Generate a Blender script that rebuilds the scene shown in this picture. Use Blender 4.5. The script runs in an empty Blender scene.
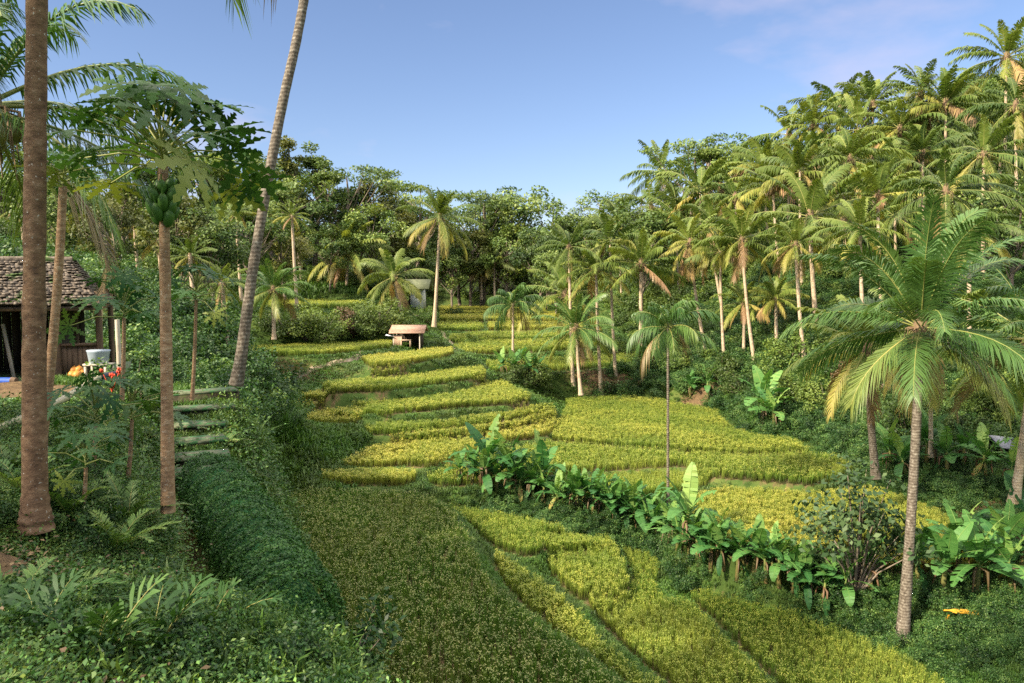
import bpy, math, random
import numpy as np
from mathutils import Vector, Matrix

rng = np.random.default_rng(11)
random.seed(11)
SC = bpy.context.scene
COL = SC.collection
PI = math.pi
sin, cos, rad = math.sin, math.cos, math.radians

# ------------------------------------------------------------------ view geometry (used to lay the valley out in metres)
F, HZ = 740.0, 290.0
PITCH = math.atan((341.5 - HZ) / F)
CP, SP = cos(PITCH), sin(PITCH)

def ray(px, py):
    u = (px - 512.0) / F
    v = -(py - 341.5) / F
    return np.array([u, CP + v * SP, -SP + v * CP])

def at(px, py, d):
    r = ray(px, py)
    return r * (d / r[1])

def project(p):
    x, y, z = p
    c = y * CP - z * SP
    w = y * SP + z * CP
    return 512 + F * x / c, 341.5 - F * w / c

# ------------------------------------------------------------------ mesh helpers
class MB:
    def __init__(s):
        s.v, s.f, s.m, s.t, s.n = [], [], [], [], 0

    def add(s, v, f, mat=0, tint=0.5):
        v = np.asarray(v, float).reshape(-1, 3)
        f = np.asarray(f, np.int64)
        s.v.append(v)
        s.f.append(f + s.n)
        s.m.append(np.full(len(f), mat, np.int32))
        s.t.append(np.broadcast_to(np.asarray(tint, float), (len(v),)))
        s.n += len(v)
        return s

    def mesh(s, name, mats, smooth=False):
        me = bpy.data.meshes.new(name)
        v = np.concatenate(s.v)
        tot = np.concatenate([np.full(len(f), f.shape[1], np.int64) for f in s.f])
        idx = np.concatenate([f.ravel() for f in s.f])
        start = np.concatenate([[0], np.cumsum(tot)[:-1]])
        me.vertices.add(len(v))
        me.vertices.foreach_set('co', v.ravel().astype(np.float32))
        me.loops.add(len(idx))
        me.loops.foreach_set('vertex_index', idx.astype(np.int32))
        me.polygons.add(len(tot))
        me.polygons.foreach_set('loop_start', start.astype(np.int32))
        me.polygons.foreach_set('material_index', np.concatenate(s.m))
        if smooth:
            me.polygons.foreach_set('use_smooth', np.ones(len(tot), bool))
        a = me.attributes.new('tint', 'FLOAT', 'POINT')
        a.data.foreach_set('value', np.concatenate(s.t).astype(np.float32))
        me.update(calc_edges=True)
        for m in (mats if isinstance(mats, (list, tuple)) else [mats]):
            me.materials.append(m)
        return me

def frame(t):
    t = t / (np.linalg.norm(t) + 1e-9)
    a = np.array([0, 0, 1.0]) if abs(t[2]) < 0.9 else np.array([1.0, 0, 0])
    u = np.cross(a, t); u /= np.linalg.norm(u)
    return u, np.cross(t, u)

def tube(mb, pts, radii, n=8, mat=0, tint=0.5, cap=True):
    pts = np.asarray(pts, float)
    K = len(pts)
    radii = np.broadcast_to(np.asarray(radii, float), (K,))
    tn = np.gradient(pts, axis=0)
    u, w = frame(tn[0])
    ang = np.arange(n) * 2 * PI / n
    V = []
    for k in range(K):
        t = tn[k] / (np.linalg.norm(tn[k]) + 1e-9)
        u = u - t * np.dot(u, t); u /= np.linalg.norm(u) + 1e-9
        w = np.cross(t, u)
        V.append(pts[k] + radii[k] * (np.cos(ang)[:, None] * u + np.sin(ang)[:, None] * w))
    V = np.concatenate(V)
    i = np.arange(n); j = (i + 1) % n
    Fq = np.concatenate([np.stack([k * n + i, k * n + j, (k + 1) * n + j, (k + 1) * n + i], 1) for k in range(K - 1)])
    tv = np.repeat(np.broadcast_to(np.asarray(tint, float), (K,)), n)
    mb.add(V, Fq, mat, tv)
    if cap:
        c = np.concatenate([V[-n:], [pts[-1]]])
        mb.add(c, np.stack([i, j, np.full(n, n)], 1), mat, float(tv[-1]))
        c = np.concatenate([V[:n], [pts[0]]])
        mb.add(c, np.stack([j, i, np.full(n, n)], 1), mat, float(tv[0]))

BOXF = np.array([[0, 3, 2, 1], [4, 5, 6, 7], [0, 1, 5, 4], [1, 2, 6, 5], [2, 3, 7, 6], [3, 0, 4, 7]])
def box(mb, c, s, rz=0.0, mat=0, tint=0.5, M=None):
    x, y, z = np.array(s) / 2
    V = np.array([[-x, -y, -z], [x, -y, -z], [x, y, -z], [-x, y, -z], [-x, -y, z], [x, -y, z], [x, y, z], [-x, y, z]])
    if M is not None:
        V = V @ np.asarray(M).T
    elif rz:
        V = V @ np.array([[cos(rz), -sin(rz), 0], [sin(rz), cos(rz), 0], [0, 0, 1]]).T
    mb.add(V + np.asarray(c), BOXF, mat, tint)

def ball(mb, c, s, n=10, mat=0, tint=0.5, bump=0.0, seed=0, M=None):
    r = np.random.default_rng(seed)
    m = n // 2 + 1
    th = np.linspace(0, PI, m + 1)[1:-1]
    ph = np.arange(n) * 2 * PI / n
    V = np.array([[sin(a) * cos(b), sin(a) * sin(b), cos(a)] for a in th for b in ph] + [[0, 0, 1], [0, 0, -1]])
    V = V * (1 + bump * r.standard_normal((len(V), 1)))
    V = V * np.asarray(s)
    if M is not None:
        V = V @ np.asarray(M).T
    i = np.arange(n); j = (i + 1) % n
    K = len(th)
    for k in range(K - 1):
        mb_f = np.stack([k * n + i, (k + 1) * n + i, (k + 1) * n + j, k * n + j], 1)
        if k == 0: Fq = [mb_f]
        else: Fq.append(mb_f)
    base = mb.n
    mb.add(V + np.asarray(c), np.concatenate(Fq), mat, tint)
    top = np.stack([i, j, np.full(n, K * n)], 1) + base
    bot = np.stack([(K - 1) * n + j, (K - 1) * n + i, np.full(n, K * n + 1)], 1) + base
    for f in (top, bot):
        mb.f.append(f); mb.m.append(np.full(n, mat, np.int32))
    mb.v.append(np.zeros((0, 3))); mb.t.append(np.zeros(0))

def cards(mb, C, l, w, up=0.6, out=None, tint=0.5, mat=0, r=None, fold=0.0):
    """diamond leaves at C"""
    r = r or rng
    N = len(C)
    n = r.standard_normal((N, 3)) * 0.6 + np.array([0, 0, up])
    if out is not None:
        n = n + out
    n /= np.linalg.norm(n, axis=1, keepdims=True)
    a = np.cross(n, r.standard_normal((N, 3)))
    a /= np.linalg.norm(a, axis=1, keepdims=True) + 1e-9
    b = np.cross(n, a)
    sc = r.uniform(0.7, 1.25, (N, 1))
    l = l * sc; w = w * sc
    V = np.stack([C - a * l / 2, C + b * w / 2 + a * l * 0.05 + n * w * fold, C + a * l / 2, C - b * w / 2 + a * l * 0.05 + n * w * fold], 1).reshape(-1, 3)
    Fq = np.arange(N * 4).reshape(N, 4)
    tv = np.repeat(np.broadcast_to(np.asarray(tint, float), (N,)), 4)
    mb.add(V, Fq, mat, tv)

# ------------------------------------------------------------------ object helpers
def tag(o, label=None, cat=None, group=None, kind=None):
    if label: o['label'] = label
    if cat: o['category'] = cat
    if group: o['group'] = group
    if kind: o['kind'] = kind
    return o

def link(name, me, parent=None, loc=None, M=None):
    o = bpy.data.objects.new(name, me)
    COL.objects.link(o)
    if parent is not None:
        o.parent = parent
    if M is not None:
        o.matrix_local = M
    elif loc is not None:
        o.location = tuple(loc)
    return o

def empty(name, loc, rz=0.0, **k):
    o = bpy.data.objects.new(name, None)
    o.empty_display_size = 0.3
    COL.objects.link(o)
    o.location = tuple(loc)
    o.rotation_euler = (0, 0, rz)
    return tag(o, **k)

# ------------------------------------------------------------------ materials
def new_mat(name):
    m = bpy.data.materials.new(name)
    m.use_nodes = True
    nt = m.node_tree
    nt.nodes.clear()
    out = nt.nodes.new('ShaderNodeOutputMaterial')
    return m, nt, out

def N(nt, typ, **k):
    n = nt.nodes.new('ShaderNode' + typ)
    for a, b in k.items():
        if a in n.inputs: n.inputs[a].default_value = b
        else: setattr(n, a, b)
    return n

def ramp(nt, fac, stops):
    r = nt.nodes.new('ShaderNodeValToRGB')
    e = r.color_ramp.elements
    while len(e) < len(stops): e.new(0.5)
    for i, (p, c) in enumerate(stops):
        e[i].position = p; e[i].color = (*c, 1)
    nt.links.new(fac, r.inputs['Fac'])
    return r.outputs['Color']

def leaf_mat(name, stops, trans=0.3, rough=0.5, var=0.35, patch=0.0, patch_col=(1.0, 1.0, 1.0), pscale=0.12, spec=0.3):
    m, nt, out = new_mat(name)
    L = nt.links.new
    at_ = N(nt, 'Attribute', attribute_name='tint')
    col = ramp(nt, at_.outputs['Fac'], stops)
    oi = N(nt, 'ObjectInfo')
    if patch > 0:
        no = N(nt, 'TexNoise', Scale=pscale, Detail=2.0)
        L(oi.outputs['Location'], no.inputs['Vector'])
        mr = N(nt, 'MapRange'); L(no.outputs['Fac'], mr.inputs['Value'])
        mr.inputs['From Min'].default_value = 0.4; mr.inputs['From Max'].default_value = 0.62
        mr.inputs['To Max'].default_value = patch
        mx = N(nt, 'MixRGB', blend_type='MIX'); L(mr.outputs['Result'], mx.inputs['Fac'])
        L(col, mx.inputs['Color1']); mx.inputs['Color2'].default_value = (*patch_col, 1)
        col = mx.outputs['Color']
    hs = N(nt, 'HueSaturation')
    mr = N(nt, 'MapRange'); L(oi.outputs['Random'], mr.inputs['Value'])
    mr.inputs['To Min'].default_value = 1 - var; mr.inputs['To Max'].default_value = 1 + var
    L(mr.outputs['Result'], hs.inputs['Value'])
    m2 = N(nt, 'MapRange'); L(oi.outputs['Random'], m2.inputs['Value'])
    m2.inputs['To Min'].default_value = 0.515; m2.inputs['To Max'].default_value = 0.487
    L(m2.outputs['Result'], hs.inputs['Hue'])
    L(col, hs.inputs['Color'])
    p = N(nt, 'BsdfPrincipled', Roughness=rough)
    p.inputs['Specular IOR Level'].default_value = spec
    L(hs.outputs['Color'], p.inputs['Base Color'])
    if trans > 0:
        tr = N(nt, 'BsdfTranslucent')
        g = N(nt, 'MixRGB', blend_type='MULTIPLY', Fac=1.0); L(hs.outputs['Color'], g.inputs['Color1'])
        g.inputs['Color2'].default_value = (1.25, 1.2, 0.55, 1)
        L(g.outputs['Color'], tr.inputs['Color'])
        mix = N(nt, 'MixShader', Fac=trans); L(p.outputs[0], mix.inputs[1]); L(tr.outputs[0], mix.inputs[2])
        L(mix.outputs[0], out.inputs['Surface'])
    else:
        L(p.outputs[0], out.inputs['Surface'])
    return m

def noise_mat(name, stops, scale=4.0, stretch=(1, 1, 1), rough=0.85, bump=0.3, detail=5.0, spots=None, rings=0.0, bscale=None, spec=0.3, coords='Object', dist=0.05):
    """noise-mottled surface; spots = (colour, threshold, scale); rings = rings per metre along z"""
    m, nt, out = new_mat(name)
    L = nt.links.new
    tc = N(nt, 'TexCoord')
    mp = N(nt, 'Mapping'); mp.inputs['Scale'].default_value = stretch
    L(tc.outputs[coords], mp.inputs['Vector'])
    no = N(nt, 'TexNoise', Scale=scale, Detail=detail, Roughness=0.62); L(mp.outputs[0], no.inputs['Vector'])
    fac = no.outputs['Fac']
    if rings:
        wv = N(nt, 'TexWave', wave_type='BANDS', bands_direction='Z', Scale=rings, Distortion=2.5, Detail=2.0); L(tc.outputs[coords], wv.inputs['Vector'])
        mx = N(nt, 'MixRGB', blend_type='MIX', Fac=0.13); L(fac, mx.inputs['Color1']); L(wv.outputs['Fac'], mx.inputs['Color2'])
        fac = mx.outputs['Color']
    col = ramp(nt, fac, stops)
    if spots:
        c, th, s = spots
        n2 = N(nt, 'TexNoise', Scale=s, Detail=2.0); L(tc.outputs[coords], n2.inputs['Vector'])
        mr = N(nt, 'MapRange'); L(n2.outputs['Fac'], mr.inputs['Value'])
        mr.inputs['From Min'].default_value = th; mr.inputs['From Max'].default_value = th + 0.05
        mx = N(nt, 'MixRGB'); L(mr.outputs['Result'], mx.inputs['Fac']); L(col, mx.inputs['Color1']); mx.inputs['Color2'].default_value = (*c, 1)
        col = mx.outputs['Color']
    p = N(nt, 'BsdfPrincipled', Roughness=rough)
    p.inputs['Specular IOR Level'].default_value = spec
    L(col, p.inputs['Base Color'])
    if bump:
        bp = N(nt, 'Bump', Strength=bump, Distance=dist)
        L(fac, bp.inputs['Height']); L(bp.outputs[0], p.inputs['Normal'])
    L(p.outputs[0], out.inputs['Surface'])
    return m

MAT = {}
MAT['palm'] = leaf_mat('palm_leaf', [(0.0, (.065, .115, .023)), (0.35, (.14, .185, .032)), (0.65, (.30, .28, .06)), (0.85, (.40, .29, .11)), (1.0, (.24, .155, .08))], trans=0.3, var=0.3, rough=0.5)
MAT['palm_dark'] = leaf_mat('palm_leaf_deep', [(0.0, (.05, .115, .03)), (0.35, (.10, .175, .04)), (0.65, (.2, .23, .055)), (0.85, (.30, .23, .08)), (1.0, (.22, .15, .08))], trans=0.25, var=0.2, rough=0.4)
MAT['rachis'] = leaf_mat('frond_midrib', [(0.0, (.16, .2, .05)), (0.6, (.33, .29, .09)), (1.0, (.25, .16, .08))], trans=0.0, var=0.15)
MAT['tree'] = leaf_mat('tree_leaf', [(0.0, (.045, .09, .024)), (0.5, (.105, .165, .038)), (1.0, (.2, .25, .06))], trans=0.25, var=0.45)
MAT['tree_warm'] = leaf_mat('tree_leaf_olive', [(0.0, (.08, .105, .025)), (0.5, (.14, .16, .04)), (1.0, (.24, .23, .07))], trans=0.25, var=0.3)
MAT['bush'] = leaf_mat('bush_leaf', [(0.0, (.03, .07, .016)), (0.5, (.065, .125, .022)), (1.0, (.15, .21, .04))], trans=0.28, var=0.5, patch=0.5, patch_col=(.10, .13, .028))
MAT['herb'] = leaf_mat('herb_leaf', [(0.0, (.016, .052, .014)), (0.5, (.048, .115, .026)), (1.0, (.145, .22, .055))], trans=0.25, var=0.5)
MAT['banana'] = leaf_mat('banana_leaf', [(0.0, (.03, .11, .03)), (0.5, (.08, .2, .045)), (0.8, (.2, .31, .08)), (1.0, (.30, .2, .06))], trans=0.3, var=0.25, rough=0.55, spec=0.3)
MAT['banana_stem'] = leaf_mat('banana_stem', [(0.0, (.10, .06, .03)), (0.5, (.14, .12, .04)), (1.0, (.16, .2, .06))], trans=0.0, var=0.25)
MAT['papaya_leaf'] = leaf_mat('papaya_leaf', [(0.0, (.018, .065, .016)), (0.5, (.04, .105, .022)), (1.0, (.18, .22, .04))], trans=0.25, var=0.1)
MAT['grass'] = leaf_mat('grass_blade', [(0.0, (.04, .10, .016)), (0.6, (.07, .155, .024)), (1.0, (.14, .23, .04))], trans=0.25, var=0.35, patch=0.5, patch_col=(.08, .10, .03), pscale=0.5)
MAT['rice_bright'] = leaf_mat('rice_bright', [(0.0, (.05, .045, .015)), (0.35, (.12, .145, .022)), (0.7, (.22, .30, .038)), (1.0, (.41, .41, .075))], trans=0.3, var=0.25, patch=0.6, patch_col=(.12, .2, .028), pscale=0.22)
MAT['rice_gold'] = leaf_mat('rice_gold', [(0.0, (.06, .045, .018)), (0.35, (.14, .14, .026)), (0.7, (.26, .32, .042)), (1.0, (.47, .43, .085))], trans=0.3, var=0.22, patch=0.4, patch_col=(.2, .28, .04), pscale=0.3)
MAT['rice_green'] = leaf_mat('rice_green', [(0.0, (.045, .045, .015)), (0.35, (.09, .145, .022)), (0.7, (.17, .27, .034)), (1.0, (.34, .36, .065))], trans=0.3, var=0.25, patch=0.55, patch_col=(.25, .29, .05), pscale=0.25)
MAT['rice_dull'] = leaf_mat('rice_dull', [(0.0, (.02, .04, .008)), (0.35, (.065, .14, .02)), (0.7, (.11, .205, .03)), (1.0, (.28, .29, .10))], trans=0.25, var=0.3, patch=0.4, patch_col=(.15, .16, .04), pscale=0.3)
MAT['bark_coco'] = noise_mat('coconut_bark', [(0.25, (.035, .028, .02)), (0.45, (.10, .08, .06)), (0.62, (.19, .165, .13)), (0.8, (.42, .39, .34))], scale=14, stretch=(1, 1, 0.7), rings=3.5, bump=0.6)
MAT['bark_warm'] = noise_mat('coconut_bark_warm', [(0.25, (.22, .15, .09)), (0.5, (.42, .32, .22)), (0.8, (.58, .49, .38))], scale=6, rings=3.0, bump=0.3)
MAT['bark_red'] = noise_mat('reddish_bark', [(0.28, (.055, .032, .02)), (0.45, (.13, .075, .042)), (0.6, (.19, .118, .068)), (0.8, (.30, .215, .145))], scale=11, stretch=(1, 1, 1.5), bump=0.9, dist=.02, detail=8, spots=((.45, .42, .36), 0.68, 45))
MAT['bark_papaya'] = noise_mat('papaya_bark', [(0.28, (.14, .08, .045)), (0.5, (.27, .165, .09)), (0.75, (.42, .31, .2))], scale=13, stretch=(1, 1, 2.2), bump=0.8, dist=.015, detail=8, spots=((.5, .46, .38), 0.66, 60))
MAT['bark'] = noise_mat('tree_bark', [(0.3, (.09, .07, .05)), (0.55, (.2, .16, .12)), (0.8, (.34, .3, .24))], scale=5, stretch=(1, 1, 0.3), bump=0.4)
MAT['nut'] = noise_mat('coconut_husk', [(0.3, (.10, .12, .03)), (0.7, (.24, .2, .06))], scale=3, bump=0.1, rough=0.5)
MAT['fibre'] = noise_mat('palm_fibre', [(0.3, (.10, .065, .035)), (0.7, (.25, .17, .1))], scale=12, stretch=(1, 1, .2), bump=0.4)
# ------------------------------------------------------------------ terraces: outline of each crop, its level and what grows on it
RH = 0.5
TER = {}
def terrace(key, ya, da, slope, crop, pts, label):
    """outline given on the crop's top surface; ya,da fix its level"""
    r = ray(512, ya)
    z0 = r[2] * da / r[1]
    P = []
    for px, py in pts:
        r = ray(px, py)
        a = r[2] / r[1]
        d = (z0 - slope * da) / (a - slope)
        P.append((r[0] / r[1] * d, d))
    TER[key] = dict(poly=np.array(P), z0=z0, d0=da, s=slope, crop=crop, label=label)

terrace('T1', 487, 31, 0, 'dull', [(290,490),(330,485),(400,487),(432,493),(450,502),(464,526),(480,558),(500,587),(540,613),(600,658),(640,692),(690,740),(720,775),(345,775),(345,700),(330,640),(310,580),(305,530)], 'dark olive rice with tan ears filling the big paddy below the mossy hedge')
terrace('T2', 475, 31.8, 0, 'gold', [(321,468),(357,465.5),(416,466),(415,472.5),(405,475.5),(357,475),(325,472.5)], 'small isolated yellow rice strip just above the dark olive paddy')
terrace('T3', 459, 34.2, 0, 'gold', [(341,458),(369,443),(416,436),(460,431.5),(504,425.7),(540,418),(556,411),(557,415.5),(547.7,428),(537,430.5),(515,432.5),(496,437.5),(463,447),(449,453),(427,458),(400,457),(381,459),(351,459.5)], 'golden rice tongue running up behind the two tall banana plants')
terrace('T4', 438, 41, 0, 'green', [(425,473),(463,455),(496,447),(548,438),(591,441),(646,445),(680,448),(750,450),(806,448),(839,453),(852,461),(839,470),(809,475),(760,471),(710,467.5),(680,457),(632,459.5),(591,462.5),(553,466.5),(500,474),(440,477)], 'greenish rice belt along the lower edge of the large bright paddy')
terrace('T5', 441, 39.6, 0, 'bright', [(551,433),(567,402),(566,396.5),(590,395),(619,394),(660,396.6),(696.5,403),(716,408),(730,423),(759.6,431.5),(793,436),(810,445),(760,446.5),(700,445.5),(646,441),(591,437),(556,434)], 'large bright yellow paddy at the foot of the palm hillside')
terrace('T6', 467, 35.7, 0, 'green', [(565,478),(591,473.5),(632,468),(660,467),(693,467.5),(711,472),(708,477),(680,482),(640,488),(580,490)], 'narrow rice strip directly behind the banana row')
terrace('T7', 483, 33.3, 0, 'gold', [(690,491),(726,483),(776,485),(819,489.6),(845,484),(872,483.5),(899,491),(935.6,504.5),(952,514.5),(945,522.8),(919,526),(892,526.5),(860,531),(846,536),(812,542.7),(793,546),(726,540),(693,520)], 'broad tawny rice paddy behind the dark leafy shrub')
terrace('T8', 533, 27.1, 0, 'gold', [(886,535),(925,532),(960,534),(990,541),(1008,549),(1000,556),(960,560),(900,560),(862,556)], 'lowest tawny rice patch behind the tall grey coconut trunk')
terrace('S2', 502, 31.6, 0, 'green', [(447,502.5),(480,505),(520,513),(560,521),(600,529),(578,533),(545,535),(535,543),(518,543),(497,537),(470,517)], 'green rice band sloping along the front of the banana row')
terrace('S1', 547, 26, 0, 'bright', [(493,547),(504,572),(531,599),(566,629),(608,658),(644,684),(700,730),(735,730),(682,692),(659,676),(626,652),(596,625.7),(566,596),(528,566),(499,546)], 'narrow lemon yellow rice strip beside the dark olive paddy')
terrace('S3', 540, 28.3, 0, 'bright', [(547,540),(580,536),(608,531.5),(619,545),(628,568),(625,583),(608,593.5),(593,593.5),(566,577),(550,559)], 'rounded yellow rice plot enclosed by a curved dark bank')
terrace('S4', 593, 24.3, 0, 'green', [(624,543),(650,549),(659,560),(654,575),(662,592),(688,592),(716,620),(760,665),(800,705),(830,740),(750,740),(712,706),(668,668),(638,645),(614,620),(593,602),(617,600),(631,586),(634,570)], 'long green rice field stepping down beyond the lemon yellow strip')
terrace('S5', 596, 24.6, 0, 'green', [(692,588),(702,585),(743,597),(790,606),(840,625),(890,643),(921,659),(952,681),(985,706),(1010,740),(850,740),(815,705),(775,665),(728,620)], 'green rice slope ending at the tall grey coconut trunk')
terrace('U1', 417, 40.5, 0, 'gold', [(304,411),(330,407.5),(363,409.5),(364,414),(355,417),(330,418),(306,417)], 'short yellow rice strip on the lowest of the stacked terraces')
terrace('U2', 427, 38.6, 0, 'bright', [(366,423.5),(386,418.5),(445,417),(504,409.5),(530,404),(556,400),(553,404),(540,408.5),(515,414),(468,420.5),(427,424.5),(400,426.5),(368,426.5)], 'curved rice row above the golden tongue')
terrace('U3', 403, 42.5, 0, 'bright', [(331,404),(357,399.5),(416,395.5),(460,389.5),(489,379.5),(504,378),(515,384),(531,391),(528,394),(509,397),(468,399.5),(427,403.5),(400,405),(386,406.6),(357,406.6),(334,405.5)], 'second curved rice row beside the round leafy thicket')
terrace('U3b', 403, 43.4, 0, 'gold', [(294,397),(320,396),(329,399.5),(325,402.5),(297,402.5)], 'tiny yellow rice patch at the tall grass tussocks')
terrace('U4', 384, 44.6, 0, 'bright', [(299,383),(330,379),(365,376),(427,370.5),(459,365.5),(484,364),(485,370),(459,374.7),(427,379),(380,384),(334,385.6),(309,385)], 'third curved rice row below the grassy path')
terrace('U4b', 383, 46.5, 0, 'gold', [(254,376),(290,376),(293,381),(257,383)], 'little yellow rice strip at the leaning palm trunk')
terrace('U5', 360, 49.3, 0, 'gold', [(362,354.5),(396,351),(427,346.5),(452,345),(453,350),(427,354.5),(396,359),(371,360.5)], 'golden rice strip in front of the pink roofed shed')
terrace('U6', 349.5, 51.5, 0, 'bright', [(240,344),(318,342),(365,339.5),(393,338),(391,342.5),(334,348),(290,349.5),(240,350)], 'long level rice row below the bushy bank')
terrace('U7', 303, 70, 0.01, 'bright', [(270,300),(322,299.5),(365,300.5),(367,303),(302,304.5),(268,304)], 'highest rice row below the bright grassy clearing')
terrace('V0', 366, 58, 0, 'green', [(487,360),(537,357),(584,356),(615,352),(640,353),(630,360),(584,364),(539,366),(492,367)], 'green rice terrace behind the round leafy thicket')
terrace('V1', 349, 67.5, 0.04, 'bright', [(452,343.5),(480,340),(540,338),(580,338),(600,342),(560,346),(500,349.5),(462,350)], 'wide lime green rice terrace beyond the pink roofed shed')
terrace('V2', 336, 77, 0.03, 'green', [(450,334),(480,331),(540,330),(580,330.5),(582,335),(500,336.5),(452,339)], 'second lime green terrace climbing the valley end')
terrace('V3', 326, 85, 0.02, 'green', [(436,322),(450,320.5),(480,320.5),(484,325),(480,327),(440,327.5)], 'dark green rice plot at the foot of the tall straight palm')
terrace('V4', 326, 85, 0.02, 'gold', [(488,321.5),(540,320.5),(582,320.5),(582,326),(489,326.5)], 'golden terrace in the upper flight at the valley end')
terrace('V5', 317, 96, 0.015, 'gold', [(440,312.5),(480,311.5),(565,311.5),(568,317.5),(440,317.5)], 'pale golden terrace one step below the last at the valley end')
terrace('V6', 310, 107, 0.015, 'gold', [(440,305.5),(470,305),(545,305.5),(545,310),(440,310.5)], 'last golden terrace against the far trees')

def seg_dist(P, poly):
    """distance of points P (N,2) to polygon, 0 inside"""
    A = poly; B = np.roll(poly, -1, 0)
    best = np.full(len(P), 1e18)
    inside = np.zeros(len(P), bool)
    for a, b in zip(A, B):
        e = b - a
        t = np.clip(((P - a) @ e) / (e @ e + 1e-12), 0, 1)
        q = P - a - t[:, None] * e
        best = np.minimum(best, (q * q).sum(1))
        if a[1] != b[1]:
            c = ((a[1] > P[:, 1]) != (b[1] > P[:, 1])) & (P[:, 0] < (b[0] - a[0]) * (P[:, 1] - a[1]) / (b[1] - a[1]) + a[0])
            inside ^= c
    d = np.sqrt(best)
    d[inside] = 0
    return d

# control points of the bare land: pixel + distance
CTRL = [(35,520,6.2),(20,683,3.8),(100,600,5.2),(120,650,4.4),(165,505,7.3),(120,470,8.2),(60,470,8),(180,440,13),(200,388,17.5),(205,472,12.6),
        (215,500,11.4),(262,600,7.8),(290,640,6.8),(200,640,5),(240,500,14),(300,505,20),(308,560,16),(318,620,12.5),(330,660,10.5),
        (0,379,20),(60,379,20),(120,379,20.5),(0,432,13.2),(60,400,16),(140,385,19),(0,375,24),(90,372,24),
        (240,372,17),(250,420,20),(280,470,24),(290,440,27),(270,400,27),(300,430,34),(320,440,36),
        (100,325,33),(200,330,40),(240,340,49),(150,300,48),(50,285,60),(0,250,90),(200,285,72),(200,240,105),(100,230,100),(300,285,86),(300,262,102),
        (380,292,92),(330,240,125),(430,298,112),(405,302,88),(400,345,62),(430,345,60.5),(425,330,66),(250,325,58),(330,325,61),(380,325,64),(470,355,58.5),(460,330,72),
        (490,298,128),(490,262,190),(540,298,122),(600,285,125),(400,260,170),
        (600,362,62),(600,388,58),(640,388,56.5),(660,365,61),(700,394,54),(740,418,46),(800,428,42),(825,438,40),(862,462,36.5),(900,478,33.5),(960,500,30),(1000,520,28.5),(1024,545,26),
        (700,345,64),(660,330,75),(720,300,78),(815,335,54),(880,375,44),(1000,425,36),(900,290,64),(1000,310,50),(800,235,78),(900,180,84),(1000,110,84),(700,215,112),(620,250,130),(900,130,115),(1024,70,110),(600,235,175),(760,290,70),(850,240,66),
        (1000,640,21),(1020,683,18.5),(930,600,23.3),(960,570,25),(540,500,33),(620,525,30.5),(700,560,27.6),(780,585,26),(850,605,24.6),(900,640,22.4)]
CXYZ = [(0, 0, -1.75), (2.5, 3, -3.2), (-3, -3, -1.2), (3, 8, -7.2), (9, 3, -10), (20, 8, -9), (40, 0, -2), (60, 20, 6), (90, 0, 18), (45, -25, -2), (0, -25, -1),
        (-6, 2, -1.4), (-14, 8, -1.6), (-22, 14, -1.0), (-32, 30, 0.5), (-28, 5, 1), (-22, -10, 2.5), (-50, 20, 9), (-60, 60, 12), (-90, 20, 18), (-50, -30, 10), (60, 50, 13), (90, 60, 24),
        (0, 320, 22), (-150, 300, 30), (150, 300, 36), (-120, 140, 20), (150, 120, 36), (0, 230, 15), (80, 200, 27), (-70, 200, 20)]
cp = [at(*c) for c in CTRL] + [np.array(c, float) for c in CXYZ]
def plane_z(t, Y):
    return t['z0'] - RH + t['s'] * (Y - t['d0'])
for t in TER.values():
    p = t['poly']
    q = np.concatenate([p[::2], [p.mean(0)]])
    for x, y in q:
        cp.append(np.array([x, y, plane_z(t, y)]))
cp = np.array(cp)
def rbf_fit(c):
    n = len(c)
    D = np.sqrt(((c[:, None, :2] - c[None, :, :2]) ** 2).sum(2) + 0.5)
    A = np.zeros((n + 3, n + 3))
    A[:n, :n] = D - np.eye(n) * 0.25
    A[:n, n] = 1; A[:n, n + 1:] = c[:, :2]
    A[n, :n] = 1; A[n + 1:, :n] = c[:, :2].T
    return np.linalg.solve(A, np.concatenate([c[:, 2], np.zeros(3)]))
RBF = rbf_fit(cp)
def base_z(P):
    out = np.empty(len(P))
    for i in range(0, len(P), 20000):
        Q = P[i:i + 20000]
        D = np.sqrt(((Q[:, None, :] - cp[None, :, :2]) ** 2).sum(2) + 0.5)
        out[i:i + 20000] = D @ RBF[:-3] + RBF[-3] + Q @ RBF[-2:]
    return np.clip(out, -13, 60)

def axis(segs):
    a = [segs[0][0]]
    for s0, s1, st in segs:
        k = max(1, int(round((s1 - s0) / st)))
        a += list(np.linspace(s0, s1, k + 1)[1:])
    return np.array(a)
GX = axis([(-230, -80, 6), (-80, -40, 1.5), (-40, -26, .5), (-26, 28, .25), (28, 50, .6), (50, 100, 2), (100, 240, 7)])
GY = axis([(-45, -8, 2), (-8, 2, .6), (2, 62, .22), (62, 125, .5), (125, 200, 2.5), (200, 430, 8)])
XX, YY = np.meshgrid(GX, GY)
PP = np.stack([XX.ravel(), YY.ravel()], 1)
def vnoise(P, s, seed):
    r = np.random.default_rng(seed)
    o = np.zeros(len(P))
    for k in range(5):
        a = r.uniform(0, 2 * PI, 3); f = s * 1.7 ** k
        o += (np.sin(f * (P[:, 0] * cos(a[0]) + P[:, 1] * sin(a[0])) + a[1] + 1.7 * np.sin(f * .6 * (P[:, 0] * cos(a[2]) + P[:, 1] * sin(a[2]))))) / 1.5 ** k
    return o / 2.5
ZB = base_z(PP)
num = ZB / 1.1 ** 3; den = np.full(len(PP), 1 / 1.1 ** 3)
DMIN = np.full(len(PP), 1e3)
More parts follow.
